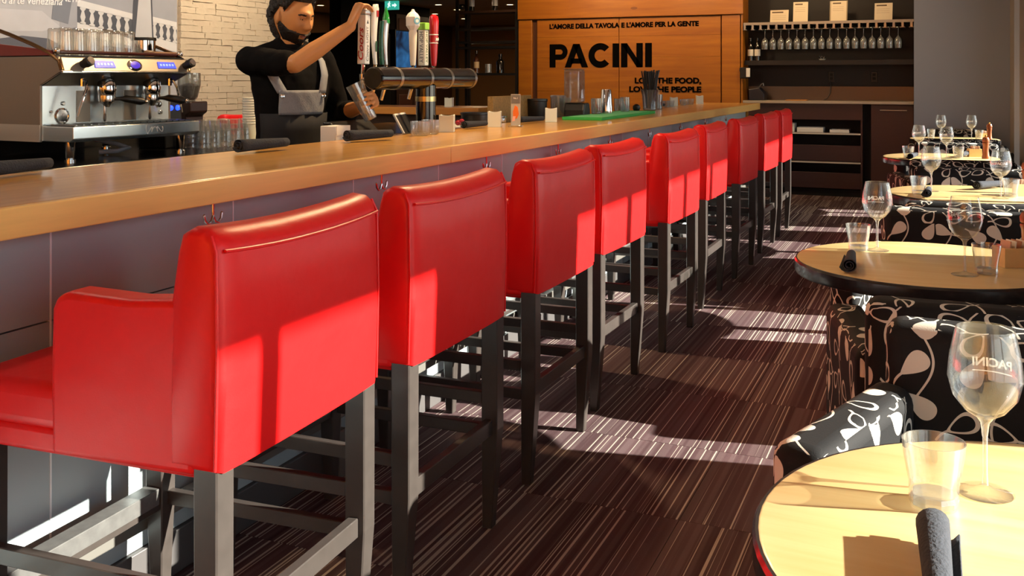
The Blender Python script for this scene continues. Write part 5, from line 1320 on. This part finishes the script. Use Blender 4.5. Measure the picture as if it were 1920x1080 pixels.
for s in (-1, 1):
    hip = LFT * 0.09 * s + Vector((0, 0, 0.90)); kn = LFT * 0.10 * s + FWD * 0.03 + Vector((0, 0, 0.48)); an = LFT * 0.11 * s + Vector((0, 0, 0.09))
    limb(body, [hip, kn, an], [.085, .055, .04])
    limb(body, [an + Vector((0, 0, -0.035)) - FWD * 0.03, an + FWD * 0.14 + Vector((0, 0, -0.055))], [.04, .033])
# hands: palm plus five fingers
def finger(mb, pts, r): mb.tube(spline(pts, 4), lerpr([r, r * .95, r * .9, r * .75][:len(pts)], 4), 10, roundcap=True)
def hand(mb, wrist, kn, across, palmn, curl, spread=1.0, thumb=None, L=(.072, .082, .078, .062)):
    """wrist -> knuckle centre; across = unit vector index to little; palmn = palm facing"""
    d = (kn - wrist).normalized()
    rr = []
    for u, w, t in ((-.12, .026, .022), (.1, .03, .02), (.45, .037, .0185), (.85, .042, .0165), (1.05, .038, .013)):
        c = wrist + (kn - wrist) * u
        rr.append([c + across * (w * math.cos(a)) + palmn * (t * math.sin(a)) for a in [2 * PI * q / 14 for q in range(14)]])
    mb.rings(rr)
    for i in range(4):
        off = (-0.030 + 0.020 * i) * spread
        b = kn + across * off - d * 0.012
        l = L[i]; pts = [b]; dirv = d.copy(); ang = 0
        for seg_, c in zip((.45, .32, .25), curl):
            ang += c
            dv = (d * math.cos(ang) + palmn * math.sin(ang)) + across * (0.10 * (i - 1.5) / 1.5)
            pts.append(pts[-1] + dv.normalized() * l * seg_)
        finger(mb, pts, 0.0088 - 0.0006 * (i == 3))
    tb = wrist + (kn - wrist) * 0.28 - across * 0.026
    t = thumb or [(-across * 0.8 + d * 0.6), (-across * 0.2 + d * 0.8 + palmn * 0.5), (d * 0.8 + palmn * 0.6)]
    pts = [tb]
    for v, l in zip(t, (.032, .03, .024)): pts.append(pts[-1] + v.normalized() * l)
    finger(mb, pts, 0.0105)
# right hand draped over the top of the first tap handle
hTop = P(-2.44, 3.92, 1.662)
knR = P(-2.452, 3.905, 1.682)
dR = (knR - wrR).normalized()
acR = Vector((0.80, -0.45, 0.0)); acR = (acR - dR * acR.dot(dR)).normalized()
pnR = dR.cross(acR).normalized()
if pnR.z > 0: pnR = -pnR
hand(body, wrR, knR, acR, pnR, (0.9, 0.75, 0.45), 1.0, [(-acR * .6 + dR * .8 + pnR * .3), (dR * .5 + pnR * .9), (pnR * 1.0 + dR * .1)])
# left hand round the tilted glass
gB, gT = P(-2.395, 3.915, 1.150), P(-2.463, 3.880, 1.315)
gax = (gT - gB).normalized()
gm_ = gB + (gT - gB) * 0.45
toG = (gm_ - wrL); toG = (toG - gax * toG.dot(gax)).normalized()
side = gax.cross(toG).normalized()
pnL = -side if (-side).dot(Vector((0.918, 0.396, 0))) < 0 else side   # palm towards the glass
pc = gm_ - pnL * 0.055
knL = pc + toG * 0.012
wr2 = wrL + (pc - toG * 0.07 - wrL) * 0.55
limb(body, [wrL - (wrL - elL).normalized() * 0.03, wrL, wr2], [.03, .028, .026])
hand(body, wr2, knL, -gax, pnL, (0.75, 0.95, 0.6), 0.95, [(gax * .5 + toG * .7), (toG * .8 + pnL * .7), (pnL * 1.0 + toG * .2)], (.08, .088, .084, .07))

# head
HC = Vector((0, 0, 1.632)) + FWD * 0.035
HS = 1.10
HF = Vector((0.979, -0.203, 0)).normalized()
tilt = math.radians(14)
HL = Vector((-HF.y, HF.x, 0))
HFt = HF * math.cos(tilt) - Vector((0, 0, 1)) * math.sin(tilt)
HU = Vector((0, 0, 1)) * math.cos(tilt) + HF * math.sin(tilt)
def gauss(p, c, s): return math.exp(-sum(((a - b) / q) ** 2 for a, b, q in zip(p, c, s)))
def head_point(a, e):
    """a: azimuth from the face, e: elevation -> local (forward, left, up)"""
    x, y, z = math.cos(e) * math.cos(a), math.cos(e) * math.sin(a), math.sin(e)
    fx, fy, fz = 0.098 * x, 0.077 * y, 0.118 * z
    if x < 0: fx *= 1.05
    if z < 0:
        k = -z
        fy *= 1 - 0.22 * k * k
        fx = fx * (1 - 0.12 * k) + (0.012 * k if x > 0 else 0.02 * k)
        if x < -0.2: fx *= 1 - 0.35 * k * k
    n = (x, y, z)
    d = 0.030 * gauss(n, (1, 0, -0.19), (.5, .13, .13)) + 0.015 * gauss(n, (1, 0, 0.04), (.5, .085, .2))
    d += 0.008 * gauss(n, (.9, 0, 0.27), (.5, .5, .09))
    for s in (-1, 1): d += 0.009 * gauss(n, (.95, .13 * s, -.24), (.5, .07, .07))
    for s in (-1, 1):
        d -= 0.011 * gauss(n, (.9, .32 * s, 0.10), (.5, .17, .11)); d += 0.005 * gauss(n, (.75, .5 * s, -.2), (.5, .25, .2))
    d += 0.007 * gauss(n, (.9, 0, -.50), (.5, .22, .07)) + 0.006 * gauss(n, (.85, 0, -.62), (.5, .2, .06)) - 0.005 * gauss(n, (.9, 0, -.56), (.5, .2, .03))
    d += 0.010 * gauss(n, (.65, 0, -.82), (.5, .28, .16))
    return Vector((fx + d * x, fy + d * y * .6, fz + d * z * .3))
def hw(p, g=0.0): return HC + (HFt * p.x + HL * p.y + HU * p.z) * HS
NA, NE = 64, 44
rr = [[hw(head_point(2 * PI * i / NA, -PI / 2 + PI * (j + 0.5) / NE)) for i in range(NA)] for j in range(NE)]
body.rings(rr)
for s in (-1, 1):
    ec = hw(Vector((-0.006, 0.080 * s, -0.004)))
    E_ = Matrix((HFt, HL, HU)).transposed()
    M = (E_ @ Matrix.Rotation(0.5 * s, 3, 'Z')).to_4x4()
    body.sphere(ec, (0.022, 0.010, 0.036), 14, 10, M)
bo = body.build('body', SKIN, pr_, 60)
md = bo.modifiers.new('fuse', 'REMESH'); md.mode = 'VOXEL'; md.voxel_size = 0.0042; md.use_smooth_shade = True
sm = bo.modifiers.new('soften', 'SMOOTH'); sm.factor = 0.5; sm.iterations = 3
# hair, beard, brows, eyes, lips on the head
def head_patch(name, mat, test, thick, nz=0.0, seed=1, NA=220, NE=150, curl=0.0):
    mb = MB(); bm = mb.bm; rn = random.Random(seed); vs = {}
    def inside(i, j):
        a = 2 * PI * i / NA; a = a - 2 * PI if a > PI else a
        e = -PI / 2 + PI * j / NE
        return test(a, e)
    def vert(i, j):
        k = (i % NA, j)
        if k not in vs:
            a = 2 * PI * k[0] / NA; e = -PI / 2 + PI * j / NE
            p = head_point(a, e)
            edge = sum(1 for di in (-1, 0, 1) for dj in (-1, 0, 1) if not inside((k[0] + di) % NA, max(0, min(NE, j + dj))))
            t = thick * (0.08 if edge else 1.0) + (rn.uniform(-nz, nz) if not edge else 0)
            if curl and not edge: t += curl * (math.sin(a * 15 + e * 7) * math.sin(e * 17 + a * 4))
            q = p + p.normalized() * t
            vs[k] = bm.verts.new(hw(q))
        return vs[k]
    for j in range(NE):
        for i in range(NA):
            if inside(i, j) and inside((i + 1) % NA, j) and inside(i, j + 1) and inside((i + 1) % NA, j + 1):
                try: bm.faces.new((vert(i, j), vert(i + 1, j), vert(i + 1, j + 1), vert(i, j + 1)))
                except ValueError: pass
    o = mb.build(name, mat, pr_, 80)
    return o
D = math.degrees
def hair_t(a, e):
    aa = abs(D(a)); ee = D(e)
    if ee > 50: return True
    if aa < 55: return ee > 40 - 0.0 * aa
    if aa < 80: return ee > 40 - (aa - 55) * 1.3
    if aa < 98: return ee > 20
    if aa < 116: return ee > 14 - (aa - 98) * 1.2
    return ee > -50
head_patch('hair', HAIR, hair_t, 0.020, 0.002, 3, curl=0.007)
def beard_t(a, e):
    aa = abs(D(a)); ee = D(e)
    if ee < -70: return aa < 100
    if aa < 20: return ee < -41 or (-27 > ee > -30.5)
    if aa < 32: return ee < -26
    if aa < 60: return ee < -24 + (aa - 32) * 0.1
    if aa < 96: return ee < -21 + (aa - 60) * 0.55
    return False
head_patch('beard', HAIR, beard_t, 0.0075, 0.001, 4)
def brow_t(s):
    return lambda a, e: 9 < D(a) * s < 37 and abs(D(e) - (13.5 - abs(D(a) * s - 24) * 0.12)) < 2.4
for s in (-1, 1): head_patch('eyebrow', HAIR, brow_t(s), 0.0022, 0, 5, 240, 170)
head_patch('lips', pm('lips', '8a4a3a', 0.45), lambda a, e: abs(D(a)) < 19 and -39.0 + 0.012 * D(a) ** 2 < D(e) < -31.0 - 0.008 * D(a) ** 2, 0.0030, 0, 5, 260, 180)
for s in (-1, 1):
    p = head_point(0.33 * s, 0.075)
    eb = MB().sphere(hw(p + Vector((-0.0085, 0, 0))), 0.0115, 14, 10).build('eye', pm('eye_white', 'd8d2c8', 0.2), pr_)
    MB().sphere(hw(p + Vector((0.0006, -0.001 * s, -0.0035))), 0.0044, 10, 8).build('iris', pm('iris', '1a0e08', 0.15), eb)
    head_patch('eyelid', SKIN, (lambda s: lambda a, e: abs(D(a) * s - 19) < 10.5 and 3.2 < D(e) < 10.5)(s), 0.0052, 0, 6, 144, 90)
for s in (-1, 1): head_patch('eyelashes', HAIR, (lambda s: lambda a, e: abs(D(a) * s - 19) < 10.5 and 2.0 < D(e) < 4.6)(s), 0.0062, 0, 6, 180, 120)
# clothing
sh_ = MB(); torso(sh_, 0.012)
limb(sh_, [shR - (elR - shR) * 0.04, (shR + elR) / 2, shR + (elR - shR) * .84], [.070, .064, .058], 18)
limb(sh_, [shL - (elL - shL) * 0.04, (shL + elL) / 2, elL + (wrL - elL) * .0, elL + (wrL - elL) * .42], [.070, .064, .058, .053], 18)
for s, sh0 in ((-1, shR), (1, shL)):
    limb(sh_, [Vector((0, 0, 1.485)) + LFT * 0.045 * s, Vector((0, 0, 1.462)) + LFT * 0.10 * s, sh0 + Vector((0, 0, 0.005)) - LFT * 0.02 * s], [.05, .052, .06], 16)
so = sh_.build('shirt', SHIRT, pr_, 60)
md = so.modifiers.new('fuse', 'REMESH'); md.mode = 'VOXEL'; md.voxel_size = 0.007; md.use_smooth_shade = True
so.modifiers.new('soften', 'SMOOTH').iterations = 6
ctx = bpy.data.textures.new('cloth_folds', 'CLOUDS'); ctx.noise_scale = 0.11
dm = so.modifiers.new('folds', 'DISPLACE'); dm.texture = ctx; dm.strength = 0.022; dm.mid_level = 0.5; dm.texture_coords = 'LOCAL'
col_ = []
for q in range(28):
    a = 2 * PI * q / 28
    col_.append(FWD * (0.02 + 0.07 * math.cos(a)) + LFT * (0.075 * math.sin(a)) + Vector((0, 0, 1.495 - 0.035 * math.cos(a))))
MB().tube(col_, 0.014, 8, loop=True).build('collar', SHIRT, pr_, 60)
tr_ = MB()
for s in (-1, 1):
    hip = LFT * 0.085 * s + Vector((0, 0, 0.93)); kn = LFT * 0.10 * s + FWD * 0.03 + Vector((0, 0, 0.48)); an = LFT * 0.11 * s + Vector((0, 0, 0.10))
    limb(tr_, [hip, kn, an], [.10, .075, .065], 18)
to = tr_.build('trousers', TROUSER, pr_, 60)
to.modifiers.new('fuse', 'REMESH').voxel_size = 0.01
to.modifiers['fuse'].mode = 'VOXEL'; to.modifiers['fuse'].use_smooth_shade = True
for s in (-1, 1):
    an = LFT * 0.11 * s
    MB().rings([[an + FWD * (0.055 + (L0 * math.cos(a))) + LFT * (w * math.sin(a)) + Vector((0, 0, z)) for a in [2 * PI * q / 20 for q in range(20)]] for z, L0, w in ((0.0, .135, .047), (0.025, .138, .05), (0.05, .12, .05), (0.085, .075, .05), (0.11, .06, .052))]).build('shoe', BLACK, pr_, 50)
def chest(a, z, g):
    rows = [(0.50, .20, .15, 0.02), (0.86, .177, .127, 0.0), (0.95, .184, .134, 0.0), (1.05, .167, .122, 0.005), (1.15, .170, .120, 0.008), (1.27, .190, .127, 0.012), (1.36, .197, .124, 0.010), (1.43, .177, .104, 0.0), (1.475, .117, .082, 0.0)]
    for (z0, w0, d0, f0), (z1, w1, d1, f1) in zip(rows[:-1], rows[1:]):
        if z0 <= z <= z1:
            t = (z - z0) / (z1 - z0); w = w0 + (w1 - w0) * t; d = d0 + (d1 - d0) * t; f = f0 + (f1 - f0) * t
            return FWD * (f + (d + g) * math.cos(a)) + LFT * ((w + g) * math.sin(a)) + Vector((0, 0, z))
    return Vector((0, 0, z))
def cloth(name, mat, a0, a1, z0, z1, g, na=14, nz=8, thick=0.004, taper=0.0):
    mb = MB(); bm = mb.bm; gr = []
    for j in range(nz + 1):
        z = z0 + (z1 - z0) * j / nz; k = 1 - taper * j / nz
        gr.append([bm.verts.new(chest((a0 + a1) / 2 + (a0 - (a0 + a1) / 2 + (a1 - a0) * i / na) * k, z, g + 0.002 * math.sin(i * 1.7 + j))) for i in range(na + 1)])
    for j in range(nz):
        for i in range(na): bm.faces.new((gr[j][i], gr[j][i + 1], gr[j + 1][i + 1], gr[j + 1][i]))
    o = mb.build(name, mat, pr_, 80)
    o.modifiers.new('thick', 'SOLIDIFY').thickness = thick
    return o
cloth('apron', APRONDARK, -1.25, 1.25, 0.52, 1.175, 0.013)
bib = cloth('apron_bib', APRON, -0.66, 0.66, 1.17, 1.285, 0.016, taper=0.08)
def strap(a0, z0, a1, z1, w=0.024, g=0.018):
    mb = MB(); bm = mb.bm; L_ = []; n = 10
    for k in range(n + 1):
        t = k / n; a = a0 + (a1 - a0) * t; z = z0 + (z1 - z0) * t
        L_.append((bm.verts.new(chest(a - w / .15, z, g)), bm.verts.new(chest(a + w / .15, z, g))))
    for p, q in zip(L_[:-1], L_[1:]): bm.faces.new((p[0], p[1], q[1], q[0]))
    o = mb.build('apron_strap', APRON, pr_, 80); o.modifiers.new('thick', 'SOLIDIFY').thickness = 0.004
strap(-0.52, 1.27, -0.95, 1.43, 0.02); strap(0.52, 1.27, 0.70, 1.44, 0.02)
for s in (-1, 1):
    c = chest(0.54 * s, 1.258, 0.021); nrm = (c - Vector((0, 0, c.z))).normalized()
    MB().lathe([(0.007, 0), (0.012, 0.002), (0.012, -0.002)], seg=14, M=frame(c, LFT, Vector((0, 0, 1)))).build('eyelet', STEEL, pr_)
# the tilted beer glass in his hand
bg = thing('beer_glass', 'tilted clear beer glass being filled under the first tap', 'glass', (PX + gB.x, PY + gB.y, gB.z))
bg.rotation_euler = gax.to_track_quat('Z', 'Y').to_euler()
MB().lathe([(0.027, 0), (0.03, 0.004), (0.033, 0.06), (0.042, 0.165), (0.043, 0.182), (0.0415, 0.182), (0.04, 0.165), (0.031, 0.06), (0.027, 0.016)], seg=28).build('glass_wall', CUPPLASTIC, bg)
MB().lathe([(0.025, 0.002), (0.028, 0.006), (0.026, 0.016)], seg=20).build('thick_base', GLASSBASE, bg)
ps = P(-2.465, 3.92, 1.235)
tag(MB().tube([(-2.464, 3.92, 1.236), (-2.462, 3.918, 1.215), (-2.455, 3.912, 1.19), (-2.442, 3.908, 1.175)], [0.005, 0.0045, 0.004, 0.006], 8, roundcap=True).build('beer_stream', pm('amber_beer', 'a8601c', 0.1, coat=0.5), None), 'amber stream of beer running from the first tap', 'beer')
# ------------------------------------------------------------------ unseen ceiling lamps above the frame, most added as fill light
def ceiling_spot(name, label, loc, energy, col, size=0.25, spot=None, aim=None):
    t = thing(name, label, 'lamp', loc, 0, 'ceiling lamps over the bar room')
    MB().lathe([(0.09, -0.06), (0.11, -0.06), (0.11, 0.0), (0.09, 0.0)], seg=24, closed=True).build('shade', BLACK, t)
    MB().lathe([(0.088, -0.045), (0.088, -0.04)], seg=24).build('lens', LAMP, t)
    ld = bpy.data.lights.new('lamp_light', 'AREA'); ld.energy = energy; ld.color = col; ld.shape = 'DISK'; ld.size = size
    lo = bpy.data.objects.new('lamp_light', ld); COL.objects.link(lo); lo.parent = t; lo.location = (0, 0, -0.08)
    if aim is not None:
        d = Vector(aim) - (Vector(loc) + Vector((0, 0, -0.08))); lo.rotation_euler = d.to_track_quat('-Z', 'Y').to_euler()
WARM = (1.0, 0.66, 0.34)
ceiling_spot('ceiling_lamp', 'black ceiling lamp lighting the timber sign wall, left one', (-4.1, 10.4, 2.9), 27, WARM, 0.25, aim=(-4.1, 11.7, 1.6))
ceiling_spot('ceiling_lamp', 'black ceiling lamp lighting the timber sign wall, right one', (-2.9, 10.4, 2.9), 27, WARM, 0.25, aim=(-2.9, 11.7, 1.6))
ceiling_spot('ceiling_lamp', 'unseen black ceiling lamp above the back counter niche', (-1.3, 10.9, 2.9), 18, WARM, 0.25, aim=(-1.3, 11.9, 1.6))
ceiling_spot('ceiling_lamp', 'added black ceiling lamp filling the coffee machine, out of view', (-3.6, 2.2, 2.9), 30, (1.0, 0.85, 0.68), 0.3, aim=(-3.6, 3.6, 1.2))
ceiling_spot('ceiling_lamp', 'added black ceiling lamp warming the bartender, out of view', (-2.0, 4.6, 2.9), 80, WARM, 0.2, aim=(-2.8, 3.95, 1.5))  # added to put warm light on face and arm
ceiling_spot('ceiling_lamp', 'added black ceiling lamp washing the white stone wall, out of view', (-4.7, 6.6, 2.9), 24, (1.0, 0.80, 0.58), 0.3, aim=(-5.6, 6.8, 1.5))
ceiling_spot('ceiling_lamp', 'added black ceiling lamp brightening the mural, out of view', (-4.4, 4.8, 2.9), 20, (1.0, 0.95, 0.9), 0.3, aim=(-5.6, 5.0, 1.6))
ceiling_spot('ceiling_lamp', 'added black ceiling lamp behind the camera for warm bounce', (-1.3, -2.0, 2.9), 420, (1.0, 0.62, 0.25), 0.4, aim=(-1.5, -4.0, 0.9))  # added lamp, aimed so the wall bounces warm light onto near faces
